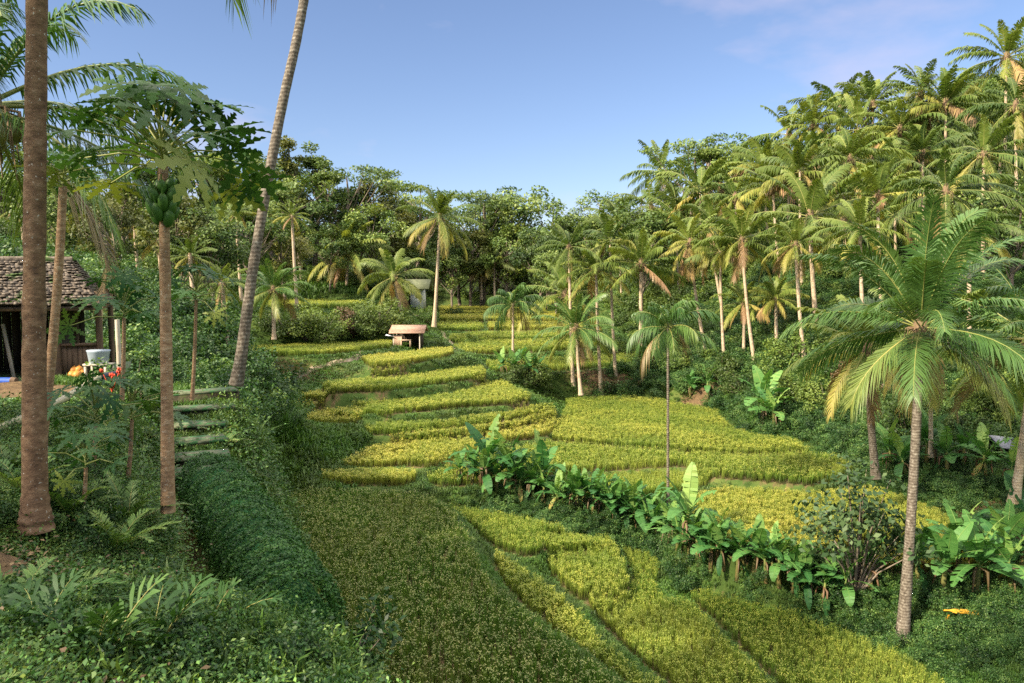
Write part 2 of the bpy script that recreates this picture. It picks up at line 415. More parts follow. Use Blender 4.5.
for t in TER.values():
    lo = t['poly'].min(0) - 7; hi = t['poly'].max(0) + 7
    s = np.where((PP >= lo).all(1) & (PP <= hi).all(1))[0]
    d = seg_dist(PP[s], t['poly'])
    w = 1 / (d ** 3 + 2e-4)
    zz = t['z0'] - RH + t['s'] * (np.clip(PP[s, 1], t['poly'][:, 1].min() - .3, t['poly'][:, 1].max() + .3) - t['d0'])
    num[s] += w * zz; den[s] += w
    DMIN[s] = np.minimum(DMIN[s], d)
ZZ = num / den
bump = np.clip((DMIN - 0.4) / 3, 0, 1)
ZZ += bump * (0.12 * vnoise(PP, 1.1, 1) + 0.5 * np.clip((DMIN - 6) / 20, 0, 1) * vnoise(PP, 0.12, 2)) + np.clip(DMIN / .3, 0, 1) * 0.035 * vnoise(PP, 2.7, 5)
# the gutter between the slope and the mossy hedge
HEDGE = [at(204, 478, 12.4), at(232, 515, 10.8), at(256, 555, 9.4), at(280, 600, 8.0), at(300, 640, 7.0)]
GUT = np.array([at(176, 480, 11.9)[:2], at(194, 520, 10.1)[:2], at(212, 560, 8.7)[:2], at(230, 600, 7.4)[:2], at(246, 650, 6.3)[:2]])
gd = np.full(len(PP), 1e3)
for a, b in zip(GUT[:-1], GUT[1:]):
    e = b - a
    t_ = np.clip(((PP - a) @ e) / (e @ e), 0, 1)
    gd = np.minimum(gd, np.sqrt(((PP - a - t_[:, None] * e) ** 2).sum(1)))
hd = np.full(len(PP), 1e3)
for a, b in zip(HEDGE[:-1], HEDGE[1:]):
    a, b = a[:2], b[:2]; e = b - a
    t_ = np.clip(((PP - a) @ e) / (e @ e), 0, 1)
    hd = np.minimum(hd, np.sqrt(((PP - a - t_[:, None] * e) ** 2).sum(1)))
ZZ -= 0.85 * np.exp(-(hd / .72) ** 4)
ZZ -= 1.1 * np.exp(-(gd / 0.36) ** 2)
STEPS = [at(190, 482, 12.0), at(192, 430, 15), at(194, 390, 17.7)]
for a, b in zip(STEPS[:-1], STEPS[1:]):
    e = (b - a)[:2]
    t_ = np.clip(((PP - a[:2]) @ e) / (e @ e), 0, 1)
    dd = np.sqrt(((PP - a[:2] - t_[:, None] * e) ** 2).sum(1))
    k_ = np.clip(1.6 - dd / .8, 0, 1)
    ZZ = ZZ * (1 - k_) + (a[2] + (b[2] - a[2]) * t_ - .3) * k_
ZG = ZZ.reshape(XX.shape)

def hz(x, y):
    i = int(np.clip(np.searchsorted(GX, x) - 1, 0, len(GX) - 2)); j = int(np.clip(np.searchsorted(GY, y) - 1, 0, len(GY) - 2))
    u = (x - GX[i]) / (GX[i + 1] - GX[i]); v = (y - GY[j]) / (GY[j + 1] - GY[j])
    u = min(max(u, 0), 1); v = min(max(v, 0), 1)
    return (ZG[j, i] * (1 - u) + ZG[j, i + 1] * u) * (1 - v) + (ZG[j + 1, i] * (1 - u) + ZG[j + 1, i + 1] * u) * v

def hzv(P):
    i = np.clip(np.searchsorted(GX, P[:, 0]) - 1, 0, len(GX) - 2); j = np.clip(np.searchsorted(GY, P[:, 1]) - 1, 0, len(GY) - 2)
    u = np.clip((P[:, 0] - GX[i]) / (GX[i + 1] - GX[i]), 0, 1); v = np.clip((P[:, 1] - GY[j]) / (GY[j + 1] - GY[j]), 0, 1)
    return (ZG[j, i] * (1 - u) + ZG[j, i + 1] * u) * (1 - v) + (ZG[j + 1, i] * (1 - u) + ZG[j + 1, i + 1] * u) * v

def hit(px, py, d0=2.5, d1=300):
    """where the line of sight meets the land"""
    r = ray(px, py); r = r / r[1]
    d = d0
    while d < d1:
        p = r * d
        if p[2] <= hz(p[0], p[1]):
            return np.array([p[0], p[1], hz(p[0], p[1])])
        d += 0.02 + d * 0.003
    p = r * d1
    return np.array([p[0], p[1], hz(p[0], p[1])])

def above(px, py, L, d0, d1=260):
    """first distance at which a plant of height L standing on the land has its top at this pixel"""
    r = ray(px, py); r = r / r[1]
    d = d0
    while d < d1:
        p = r * d
        if p[2] - hz(p[0], p[1]) <= L:
            break
        d += 0.25
    return d, r * d

# ------------------------------------------------------------------ ground mesh
def blob(px, py, d, rx, ry):
    c = at(px, py, d)
    return np.exp(-(((PP[:, 0] - c[0]) / rx) ** 2 + ((PP[:, 1] - c[1]) / ry) ** 2))
soil = np.clip(1 - DMIN / 0.03, 0, 1) * 0.45
soil = np.maximum(soil, 0.95 * blob(20, 575, 5, 1.3, 1.0))
soil = np.maximum(soil, 0.75 * blob(600, 380, 59.5, 5, 1.7))
soil = np.maximum(soil, 0.9 * blob(700, 392, 54.5, 4, 1.3))
soil = np.maximum(soil, 0.75 * blob(290, 362, 50, 4.5, 1.2))
soil = np.maximum(soil, 0.7 * blob(290, 425, 33, 1.6, 1.6))
soil = np.maximum(soil, 0.9 * blob(20, 395, 17, 6, 3.2))
soil = np.maximum(soil, 0.8 * blob(990, 505, 29.5, 3, 2))
soil = np.maximum(soil, 0.7 * np.exp(-(gd / .3) ** 2))
nx, ny = len(GX), len(GY)
ii = (np.arange(ny - 1)[:, None] * nx + np.arange(nx - 1)[None, :]).ravel()
g = MB().add(np.stack([PP[:, 0], PP[:, 1], ZZ], 1), np.stack([ii, ii + 1, ii + nx + 1, ii + nx], 1), 0, soil)

def ground_material():
    m, nt, out = new_mat('ground')
    L = nt.links.new
    tc = N(nt, 'TexCoord')
    n1 = N(nt, 'TexNoise', Scale=0.7, Detail=6.0, Roughness=0.65); L(tc.outputs['Object'], n1.inputs['Vector'])
    n2 = N(nt, 'TexNoise', Scale=7.0, Detail=5.0, Roughness=0.7); L(tc.outputs['Object'], n2.inputs['Vector'])
    gcol = ramp(nt, n1.outputs['Fac'], [(.3, (.035, .055, .014)), (.5, (.055, .095, .02)), (.7, (.10, .12, .03))])
    scol = ramp(nt, n2.outputs['Fac'], [(.3, (.055, .038, .022)), (.5, (.115, .075, .04)), (.75, (.2, .14, .07))])
    at_ = N(nt, 'Attribute', attribute_name='tint')
    ad = N(nt, 'Math', operation='MULTIPLY_ADD'); L(n2.outputs['Fac'], ad.inputs[0]); ad.inputs[1].default_value = 1.2; L(at_.outputs['Fac'], ad.inputs[2])
    mr = N(nt, 'MapRange'); L(ad.outputs[0], mr.inputs['Value']); mr.inputs['From Min'].default_value = 0.78; mr.inputs['From Max'].default_value = 1.15
    mx = N(nt, 'MixRGB'); L(mr.outputs['Result'], mx.inputs['Fac']); L(gcol, mx.inputs['Color1']); L(scol, mx.inputs['Color2'])
    p = N(nt, 'BsdfPrincipled', Roughness=0.95); p.inputs['Specular IOR Level'].default_value = 0.15
    L(mx.outputs['Color'], p.inputs['Base Color'])
    bp = N(nt, 'Bump', Strength=0.5, Distance=0.12); L(n2.outputs['Fac'], bp.inputs['Height']); L(bp.outputs[0], p.inputs['Normal'])
    L(p.outputs[0], out.inputs['Surface'])
    return m
tag(link('ground', g.mesh('ground', ground_material(), smooth=True)), 'terraced valley ground of grassy banks, bare soil and wooded slopes', 'ground', kind='structure')

# ------------------------------------------------------------------ scattering of uncountable plants
def scatter_group(name, sources):
    ng = bpy.data.node_groups.new(name, 'GeometryNodeTree')
    ng.interface.new_socket('Geometry', in_out='INPUT', socket_type='NodeSocketGeometry')
    ng.interface.new_socket('Geometry', in_out='OUTPUT', socket_type='NodeSocketGeometry')
    n = ng.nodes; L = ng.links.new
    gi = n.new('NodeGroupInput'); go = n.new('NodeGroupOutput')
    iop = n.new('GeometryNodeInstanceOnPoints')
    jn = n.new('GeometryNodeJoinGeometry')
    for s in sources:
        oi = n.new('GeometryNodeObjectInfo')
        oi.inputs['Object'].default_value = s
        oi.inputs['As Instance'].default_value = True
        L(oi.outputs['Geometry'], jn.inputs[0])
    L(jn.outputs[0], iop.inputs['Instance'])
    iop.inputs['Pick Instance'].default_value = True
    def attr(nm, typ):
        a = n.new('GeometryNodeInputNamedAttribute'); a.data_type = typ; a.inputs['Name'].default_value = nm
        return a.outputs['Attribute']
    L(attr('vi', 'INT'), iop.inputs['Instance Index'])
    L(attr('rot', 'FLOAT_VECTOR'), iop.inputs['Rotation'])
    L(attr('sc', 'FLOAT_VECTOR'), iop.inputs['Scale'])
    L(gi.outputs[0], iop.inputs['Points'])
    L(iop.outputs[0], go.inputs[0])
    return ng

def scatter(name, pts, sources, label, cat, scale=(.8, 1.2), zs=(.85, 1.15), tilt=0.08, kind='stuff', mul=None, zpow=1.0):
    k = len(pts)
    me = bpy.data.meshes.new(name)
    me.vertices.add(k)
    me.vertices.foreach_set('co', np.asarray(pts, np.float32).ravel())
    rot = np.stack([rng.normal(0, tilt, k), rng.normal(0, tilt, k), rng.uniform(0, 2 * PI, k)], 1)
    s = rng.uniform(*scale, k)
    zk = 1.0 if mul is None else np.asarray(mul, float) ** (zpow - 1)
    if mul is not None: s = s * mul
    sc = np.stack([s, s, s * zk * rng.uniform(*zs, k)], 1)
    for nm, typ, dat, key in (('rot', 'FLOAT_VECTOR', rot, 'vector'), ('sc', 'FLOAT_VECTOR', sc, 'vector'), ('vi', 'INT', rng.integers(0, len(sources), k), 'value')):
        a = me.attributes.new(nm, typ, 'POINT')
        a.data.foreach_set(key, np.asarray(dat).astype(np.int32 if typ == 'INT' else np.float32).ravel())
    for mt in {m for s_ in sources for m in s_.data.materials}:
        me.materials.append(mt)
    o = link(name, me)
    md = o.modifiers.new('growth', 'NODES')
    key = tuple(s_.name for s_ in sources)
    if key not in scatter.cache:
        scatter.cache[key] = scatter_group('growth_' + name, sources)
    md.node_group = scatter.cache[key]
    return tag(o, label, cat, kind=kind)
scatter.cache = {}

def source(name, me):
    return bpy.data.objects.new(name, me)

# blades: N curved tapering blades from the ground
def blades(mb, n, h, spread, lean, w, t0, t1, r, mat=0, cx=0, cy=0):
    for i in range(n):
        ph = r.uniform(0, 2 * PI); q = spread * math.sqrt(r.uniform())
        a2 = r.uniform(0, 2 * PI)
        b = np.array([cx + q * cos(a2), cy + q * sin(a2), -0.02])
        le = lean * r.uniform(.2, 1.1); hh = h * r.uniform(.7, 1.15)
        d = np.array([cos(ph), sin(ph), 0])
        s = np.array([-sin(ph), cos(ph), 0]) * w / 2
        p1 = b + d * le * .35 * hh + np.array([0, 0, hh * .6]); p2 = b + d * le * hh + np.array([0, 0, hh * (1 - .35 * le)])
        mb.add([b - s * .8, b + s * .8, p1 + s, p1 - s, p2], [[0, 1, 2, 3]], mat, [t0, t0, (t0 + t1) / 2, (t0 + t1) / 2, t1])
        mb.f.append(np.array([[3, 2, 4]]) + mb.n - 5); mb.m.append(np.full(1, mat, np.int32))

def panicles(mb, n, h, spread, w, t, r, L=.16):
    for i in range(n):
        ph = r.uniform(0, 2 * PI); q = spread * math.sqrt(r.uniform()); a2 = r.uniform(0, 2 * PI)
        d = np.array([cos(ph), sin(ph), 0]); s = np.array([-sin(ph), cos(ph), 0]) * w / 2
        b = np.array([q * cos(a2), q * sin(a2), h * r.uniform(.82, 1.05)])
        l = L * r.uniform(.7, 1.2)
        p1 = b + d * l * .5 + np.array([0, 0, l * .15]); p2 = b + d * l * .9 + np.array([0, 0, -l * .3])
        mb.add([b - s * .4, b + s * .4, p1 + s, p1 - s, p2], [[0, 1, 2, 3]], 0, t)
        mb.f.append(np.array([[3, 2, 4]]) + mb.n - 5); mb.m.append(np.full(1, 0, np.int32))

def rice_src(key, near, npan):
    out = []
    for v in range(3):
        r = np.random.default_rng(100 + v)
        mb = MB()
        if near:
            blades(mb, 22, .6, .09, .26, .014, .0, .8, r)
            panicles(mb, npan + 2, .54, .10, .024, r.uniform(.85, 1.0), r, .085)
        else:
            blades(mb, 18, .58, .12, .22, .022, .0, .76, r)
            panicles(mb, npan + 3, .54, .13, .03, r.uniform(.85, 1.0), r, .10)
        out.append(source('rice_clump', mb.mesh('rice_clump', MAT['rice_' + key])))
    return out
RS = {k: (rice_src(k, True, a), rice_src(k, False, b)) for k, a, b in (('dull', 4, 4), ('green', 5, 5), ('bright', 9, 8), ('gold', 12, 10))}

def jitter_grid(poly, sp, d_in=0.0):
    lo = poly.min(0); hi = poly.max(0)
    xs = np.arange(lo[0], hi[0], sp); ys = np.arange(lo[1], hi[1], sp)
    X, Y = np.meshgrid(xs, ys)
    P = np.stack([X.ravel(), Y.ravel()], 1) + rng.uniform(-.42, .42, (X.size, 2)) * sp
    return P[seg_dist(P, poly) <= d_in]
NR = 0
for k, t in TER.items():
    dm = t['poly'][:, 1].mean()
    near = dm < 34
    sp = .2 if k == 'T1' else .17 if near else (.22 if dm < 60 else .34)
    P = jitter_grid(t['poly'], sp, 0.0)
    P = P[P[:, 1] > 9]
    # keep to what stands in or near the view
    P = P[np.abs(P[:, 0]) < P[:, 1] * 0.78 + 2]
    P = P[vnoise(P, 1.9, 9) + rng.normal(0, .12, len(P)) < 1.0]
    z = hzv(P)
    NR += len(P)
    big = sp / (.17 if near else .22)
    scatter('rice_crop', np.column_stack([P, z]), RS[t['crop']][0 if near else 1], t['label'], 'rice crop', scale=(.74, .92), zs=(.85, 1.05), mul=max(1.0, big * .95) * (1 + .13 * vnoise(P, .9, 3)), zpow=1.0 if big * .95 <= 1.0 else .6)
print('rice clumps', NR)

# grass on the banks and verges
gs = []
for v in range(3):
    r = np.random.default_rng(40 + v); mb = MB()
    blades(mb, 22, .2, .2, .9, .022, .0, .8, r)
    gs.append(source('grass_tuft', mb.mesh('grass_tuft', MAT['grass'])))
def fan_points(n, d0, d1, half=0.74, pw=1.0, xr=None):
    """points spread over the land, thinning with distance"""
    d = d0 * (d1 / d0) ** rng.uniform(0, 1, n)
    u = rng.uniform(-half, half, n) if xr is None else rng.uniform(xr[0], xr[1], n)
    return np.stack([u * d, d], 1)
def dmin_at(P):
    i = np.clip(np.searchsorted(GX, P[:, 0]), 0, len(GX) - 1); j = np.clip(np.searchsorted(GY, P[:, 1]), 0, len(GY) - 1)
    return DMIN.reshape(XX.shape)[j, i], soil.reshape(XX.shape)[j, i]
P = fan_points(150000, 13, 120)
dm, so = dmin_at(P)
P = P[(dm > 0.05) & (dm < 6.5) & (so < .55 + .3 * rng.uniform(size=len(dm)))]
scatter('bank_grass', np.column_stack([P, hzv(P)]), gs, 'short green grass covering the terrace banks and verges', 'grass', mul=np.clip(P[:, 1] / 26, .8, 2.6), zpow=0.0, zs=(.5, .95))
print('grass', len(P))
# ------------------------------------------------------------------ palms
def frond(mb, o, phi, elev, L, nl, lw, tint, droop, ll=.85, hang=.6, K=9, r=None, roll=0.0, rr=.03, dpow=2.0, bw=.7):
    r = r or rng
    h = np.array([cos(phi), sin(phi), 0]); S = np.array([-sin(phi), cos(phi), 0]); Z = np.array([0, 0, 1.0])
    s = np.linspace(0, 1, K + 1)
    e = elev - droop * s ** dpow
    T = np.cos(e)[:, None] * h + np.sin(e)[:, None] * Z
    bend = r.normal(0, .12)
    T = T + (bend * s ** 1.5)[:, None] * S
    T /= np.linalg.norm(T, axis=1, keepdims=True)
    P = np.asarray(o) + np.concatenate([[np.zeros(3)], np.cumsum((T[:-1] + T[1:]) / 2 * (L / K), 0)])
    tube(mb, P, np.linspace(rr, rr * .2, K + 1), 4, 1, min(1, tint + .1), cap=False)
    q = np.linspace(.13, .995, nl)
    q = np.clip(q + r.normal(0, .25 / nl, nl), .1, 1)
    pos = np.stack([np.interp(q, s, P[:, i]) for i in range(3)], 1)
    tg = np.stack([np.interp(q, s, T[:, i]) for i in range(3)], 1)
    up = np.cross(tg, S); up *= np.sign(up[:, 2:3] + 1e-6)
    prof = np.clip(.45 + 1.5 * q, 0, 1) * np.clip(1.25 - q ** 3 * .85, 0, 1)
    for sg in (-1, 1):
        a = (.58 + .5 * q + r.normal(0, .07, nl))[:, None]
        l = (ll * prof * r.uniform(.82, 1.1, nl))[:, None]
        d = sg * S * np.cos(a) + tg * np.sin(a) + up * (.28 + roll * sg)
        d /= np.linalg.norm(d, axis=1, keepdims=True)
        hg = hang * r.uniform(.7, 1.3, (nl, 1))
        w = tg * lw * .5
        b = pos
        m = pos + d * l * .5 - Z * hg * l * .16
        t = pos + d * l * .9 - Z * hg * l * .62
        V = np.stack([b - w * bw, b + w * bw, m + w, m - w, t], 1).reshape(-1, 3)
        k = np.arange(nl)[:, None] * 5
        tv = np.repeat(np.clip(tint + .16 * q ** 2 + r.normal(0, .04, nl), 0, 1), 5)
        n0 = mb.n
        mb.add(V, k + np.array([[0, 1, 2, 3]]), 0, tv)
        mb.f.append(k + np.array([[3, 2, 4]]) + n0); mb.m.append(np.zeros(nl, np.int32))

def crown_mesh(seed, mat, nf=26, L=4.0, nl=26, lw=.1, old=.3, ll=.85, emin=-.75, emax=1.4, hang=.7, dk=1.0, dead=.75, yl=.72, base_t=.18, nut=False):
    r = np.random.default_rng(seed)
    mb = MB()
    for i in range(nf):
        a = (i + .5) / nf
        el = emax + (emin - emax) * a ** 1.05 + r.normal(0, .1)
        l = L * max(yl, yl + (1.12 - yl) * min(1, a * 2.2)) * r.uniform(.88, 1.08) * (1 if a < .85 else .88)
        t = base_t + r.normal(0, .07) + (0 if a < 1 - old else .45 * (a - 1 + old) / old + r.uniform(0, .2))
        if a > .93 and r.uniform() < dead: t = r.uniform(.8, 1)
        ph = i * 2.39996 + r.normal(0, .2)
        frond(mb, (.12 * cos(ph), .12 * sin(ph), -.25 * a), ph, el, l, nl, lw, float(np.clip(t, 0, 1)), droop=dk * (r.uniform(.75, 1.25) + .45 * (1 - abs(a - .45) * 2)), ll=ll, hang=hang * (1 + .6 * a), r=r, roll=r.normal(0, .25))
    return mb.mesh('palm_crown', [mat, MAT['rachis']])

def nuts_mesh(seed, n=9, s=.13):
    r = np.random.default_rng(seed); mb = MB()
    for i in range(n):
        a = i * 2.4 + r.normal(0, .3)
        ball(mb, (.32 * cos(a) * r.uniform(.7, 1.2), .32 * sin(a) * r.uniform(.7, 1.2), -.35 - .3 * r.uniform()), (s, s, s * 1.2), 8, 0, r.uniform(), .05, i)
    return mb.mesh('coconut_bunch', MAT['nut'], True)

def heart_mesh(seed):
    """fibrous sheath with dead leaf bases and hanging dry strips under the crown"""
    r = np.random.default_rng(seed); mb = MB()
    tube(mb, [(0, 0, -1.1), (0, 0, -.7), (0, 0, -.3), (0, 0, .15), (0, 0, .5)], [.15, .24, .3, .24, .06], 9, 0, .5)
    for i in range(16):
        a = r.uniform(0, 2 * PI); l = r.uniform(.5, 1.1)
        tube(mb, [(.2 * cos(a), .2 * sin(a), -.2), (.5 * cos(a), .5 * sin(a), -.15 - .2 * r.uniform()), (.6 * cos(a), .6 * sin(a), -.3 - l)], [.03, .02, .008], 4, 0, .5)
    return mb.mesh('palm_heart', MAT['fibre'], True)

CROWN = [crown_mesh(200 + i, MAT['palm'], nf=21 + i % 3 * 2, L=4.1, nl=40, lw=.115, hang=.95, ll=.85, dk=[.6, .85, .7, .5, .9, .65][i], old=[.36, .25, .42, .2, .3, .25][i], base_t=[.14, .08, .2, .05, .16, .1][i], emin=[-.9, -.7, -1.0, -.6, -.8, -.75][i]) for i in range(6)]
CROWN += [crown_mesh(210, MAT['palm'], nf=19, L=4.4, nl=38, lw=.12, hang=1.1, dk=.8, old=.3, base_t=.1, emin=-1.2), crown_mesh(211, MAT['palm'], nf=24, L=3.6, nl=36, lw=.12, hang=.8, dk=.5, old=.2, base_t=.06, emin=-.4), crown_mesh(212, MAT['palm'], nf=21, L=4.0, nl=36, lw=.12, hang=1.0, dk=.7, old=.5, base_t=.22, emin=-1.25)]
CROWN_D = [crown_mesh(230 + i, MAT['palm_dark'], nf=25, L=3.9, nl=50, lw=.085, old=.25, base_t=.12, hang=.8, dk=.75) for i in range(3)]
CROWN_FAR = [crown_mesh(250 + i, MAT['palm'], nf=20, L=4.1, nl=30, lw=.15, old=.35, base_t=.12, hang=.95, ll=.85, dk=[.55, .8, .65][i]) for i in range(3)] + [crown_mesh(256 + i, MAT['palm'], nf=17 + 6 * i, L=4.3 - .6 * i, nl=30, lw=.15, dk=.6, old=.3, base_t=.08 + .1 * i, hang=1.3, emin=-1.15 + .6 * i) for i in range(2)]
CROWN_ARECA = [crown_mesh(260 + i, MAT['palm_dark'], nf=22, L=2.4, nl=32, lw=.075, old=.1, base_t=.15, emin=-.5, ll=.75, hang=1.6) for i in range(2)]
NUTS = [nuts_mesh(i) for i in range(3)]
HEART = [heart_mesh(i) for i in range(2)]

def trunk_mesh(base, top, r0, r1, mat, n=9, K=12, bow=.12, side=0.0, flare=1.5, name='trunk', seed=0):
    """tapering, gently bowed trunk from base to top, given relative to its own base"""
    r = np.random.default_rng(seed)
    b = np.zeros(3); t = np.asarray(top, float) - np.asarray(base, float)
    u = np.linspace(0, 1, K + 1)
    h = t.copy(); h[2] = 0
    P = b + t * u[:, None] + h * (bow * 4 * u * (1 - u))[:, None]
    sd = np.cross(t, [0, 0, 1.0]); sd = np.array([1., 0, 0]) if np.linalg.norm(sd) < .1 else sd / np.linalg.norm(sd)
    P += sd * (side * np.sin(u * PI))[:, None]
    R = r0 + (r1 - r0) * u
    R *= 1 + (flare - 1) * np.exp(-u * 14)
    R *= 1 + r.normal(0, .025, K + 1)
    mb = MB()
    tube(mb, P, R, n, 0, .5)
    return mb.mesh(name, mat, True)

PALM_N = 0
PALM_SEEN = []
def palm(label, cpx, cpy, d, rpx, base=None, L=None, lean=(0.4, 0), crown=None, tmat='bark_warm', r=(.15, .11), nuts=True, group=None, dmin=None, bow=.12, cat='palm', name='coconut_palm', reach=3.9, heart=True, side=0.0, spin=None, tiltv=None):
    global PALM_N
    PALM_N += 1
    rr = np.random.default_rng(900 + PALM_N)
    if L is not None:
        d, c = above(cpx, cpy, L, dmin or d)
        c = np.array(c)
        b = np.array([c[0] + lean[0], c[1] + lean[1], 0])
        b[2] = hz(b[0], b[1]) - .15
    else:
        c = at(cpx, cpy, d)
        bb = base
        if len(bb) == 3: b = at(*bb)
        else: b = hit(*bb)
        b[2] -= .1
    o = empty(name, b, label=label, cat=cat, group=group)
    link('trunk', trunk_mesh(b, c, r[0], r[1], MAT[tmat], bow=bow, side=side, seed=PALM_N), o)
    sc = rpx / F * d / reach * (1.12 if L is None else .95)
    me = (crown or CROWN)[int(rr.integers(0, len(crown or CROWN)))]
    ax = (c - b) / np.linalg.norm(c - b)
    tl = tiltv if tiltv is not None else (ax[0] * .5, ax[1] * .5)
    if tiltv is None: tl = (tl[0] + rr.normal(0, .13), tl[1] + rr.normal(0, .13)); sc *= rr.uniform(.88, 1.16)
    R = Matrix.Rotation(math.atan2(tl[0], 1), 4, 'Y') @ Matrix.Rotation(-math.atan2(tl[1], 1), 4, 'X')
    M = Matrix.Translation(tuple(c - b)) @ R @ Matrix.Rotation(rr.uniform(0, 2 * PI) if spin is None else spin, 4, 'Z') @ Matrix.Scale(sc, 4)
    link('crown', me, o, M=M)
    if heart: link('sheath', HEART[PALM_N % 2], o, M=Matrix.Translation(tuple(c - b)) @ Matrix.Scale(max(.45, sc) * .85, 4))
    if nuts: link('coconut_bunch', NUTS[PALM_N % 3], o, M=Matrix.Translation(tuple(c - b)) @ Matrix.Scale(max(.6, sc) * .95, 4))
    PALM_SEEN.append((o, c, d))
    return o, c, b, sc

# ------------------------------------------------------------------ broadleaf trees and shrubs
def tree_parts(seed, H, R, th, kind, nleaf, leaf, mat, bark='bark', r0=None, ncl=None, aspect=.5, fold=.1):
    r = np.random.default_rng(seed)
    cl = []
    if kind == 'round':
        for i in range(ncl or 26):
            u = r.standard_normal(3); u /= np.linalg.norm(u)
            q = r.uniform(.45, 1) ** .6
            cz = th + (H - th) * .52
            cl.append((np.array([R * u[0] * q, R * u[1] * q, cz + (H - th) * .46 * u[2] * q]), R * r.uniform(.22, .4), .75))
    elif kind == 'umbrella':
        for i in range(ncl or 20):
            a = r.uniform(0, 2 * PI); q = math.sqrt(r.uniform(.03, 1))
            z = H - (.05 + .32 * r.uniform() ** 1.3 + .12 * q) * (H - th * .2)
            cl.append((np.array([R * q * cos(a), R * q * sin(a), z]), R * r.uniform(.24, .4), .28))
    elif kind == 'tall':
        for i in range(ncl or 24):
            z = r.uniform(0, 1) ** .8
            q = R * (1.05 - z * .75) * math.sqrt(r.uniform(.05, 1)); a = r.uniform(0, 2 * PI)
            cl.append((np.array([q * cos(a), q * sin(a), th + (H - th) * z * .97]), R * r.uniform(.25, .42), .6))
    elif kind == 'shrub':
        for i in range(ncl or 20):
            u = r.standard_normal(3); u /= np.linalg.norm(u); u[2] = abs(u[2])
            q = r.uniform(.35, 1)
            cl.append((np.array([R * u[0] * q, R * u[1] * q, th + (H - th) * .9 * u[2] * q]), R * r.uniform(.22, .4), .8))
    tb = MB()
    r0 = r0 or H * .016
    if kind != 'shrub':
        zt = H * (.8 if kind != 'round' else .7)
        wob = np.cumsum(r.normal(0, .012 * H, (7, 2)), 0); wob[0] = 0
        P = np.column_stack([wob, np.linspace(0, zt, 7)])
        tube(tb, P, np.linspace(r0 * 1.2, r0 * .35, 7), 8, 0, .5)
    for c, q, fl in cl:
        if kind == 'shrub':
            tube(tb, [(0, 0, 0), c * np.array([.4, .4, .55]), c], [r0, r0 * .6, r0 * .2], 5, 0, .5, cap=False)
            continue
        zb = min(max(th * .55, c[2] - R * r.uniform(.5, 1.1)), zt * .95)
        p0 = np.array([np.interp(zb, P[:, 2], P[:, 0]), np.interp(zb, P[:, 2], P[:, 1]), zb])
        mid = (p0 + c) / 2 + np.array([0, 0, -.06 * H * r.uniform(-.3, 1)]) + r.normal(0, .03 * R, 3)
        tube(tb, [p0, mid, c], [r0 * .45, r0 * .28, r0 * .09], 5, 0, .5, cap=False)
    cb = MB()
    wts = np.array([q ** 2 for _, q, _ in cl]); wts /= wts.sum()
    cc = np.array([0, 0, th + (H - th) * .4])
    for (c, q, fl), w in zip(cl, wts):
        k = max(8, int(nleaf * w))
        u = r.standard_normal((k, 3)); u /= np.linalg.norm(u, axis=1, keepdims=True)
        u *= (r.uniform(.15, 1.1, (k, 1))) ** .55 * q
        u[:, 2] *= fl
        C = c + u
        out = (C - cc); out = out / (np.linalg.norm(out, axis=1, keepdims=True) + 1e-6) * .5
        ct = r.uniform(.1, .8)
        cards(cb, C, leaf, leaf * aspect, .55, out, np.clip(ct + r.normal(0, .18, k), 0, 1), 0, r, fold)
    return tb.mesh('trunk', MAT[bark], True), cb.mesh('crown', mat)

KINDS = {}
def kind(key, n, *a, **k):
    KINDS[key] = [tree_parts(1000 + hash_(key) + i, *a, **k) for i in range(n)]
def hash_(s):
    return sum(ord(c) * (i + 3) for i, c in enumerate(s)) % 997
kind('dome', 3, 14, 4.6, 4.5, 'round', 5200, .46, MAT['tree'])
kind('umbrella', 2, 17, 6.5, 9, 'umbrella', 4200, .42, MAT['tree'])
kind('tall', 3, 17, 3.4, 5.0, 'tall', 4600, .42, MAT['tree'])
kind('olive', 2, 13, 4.0, 4, 'round', 4800, .42, MAT['tree_warm'])
kind('slim', 2, 16, 2.6, 8.0, 'tall', 2600, .38, MAT['tree_warm'], ncl=14)
kind('shrub', 4, 2.2, 1.4, .3, 'shrub', 1500, .19, MAT['bush'], r0=.03)
kind('shrub_near', 3, 1.3, .75, .2, 'shrub', 1100, .085, MAT['herb'], r0=.012)
kind('thicket', 2, 3.6, 2.4, .4, 'shrub', 3000, .24, MAT['bush'], r0=.05, ncl=28)

TREE_N = 0
def tree(key, label, cat, pos, H, H0, name, group=None, wide=1.0, spin=None):
    """one tree or shrub of the given kind, standing on the land at pos"""
    global TREE_N
    TREE_N += 1
    tm, cm = KINDS[key][TREE_N % len(KINDS[key])]
    s = H / H0
    o = empty(name, pos - np.array([0, 0, .12]), rng.uniform(0, 2 * PI) if spin is None else spin, label=label, cat=cat, group=group)
    M = Matrix.Diagonal((s * wide, s * wide, s, 1))
    link('trunk' if key not in ('shrub', 'thicket', 'shrub_near') else 'stem', tm, o, M=M)
    link('crown' if key not in ('shrub', 'thicket', 'shrub_near') else 'foliage', cm, o, M=M)
    return o
HT = dict(dome=14, umbrella=17, tall=17, olive=13, slim=16, shrub=2.2, thicket=3.6, shrub_near=1.3)

def tree_top(key, label, tpx, tpy, H, d0, name, group=None, wide=1.0, cat='tree'):
    d, p = above(tpx, tpy, H, d0)
    b = np.array([p[0], p[1], hz(p[0], p[1])])
    return tree(key, label, cat, b, H, HT[key], name, group, wide)

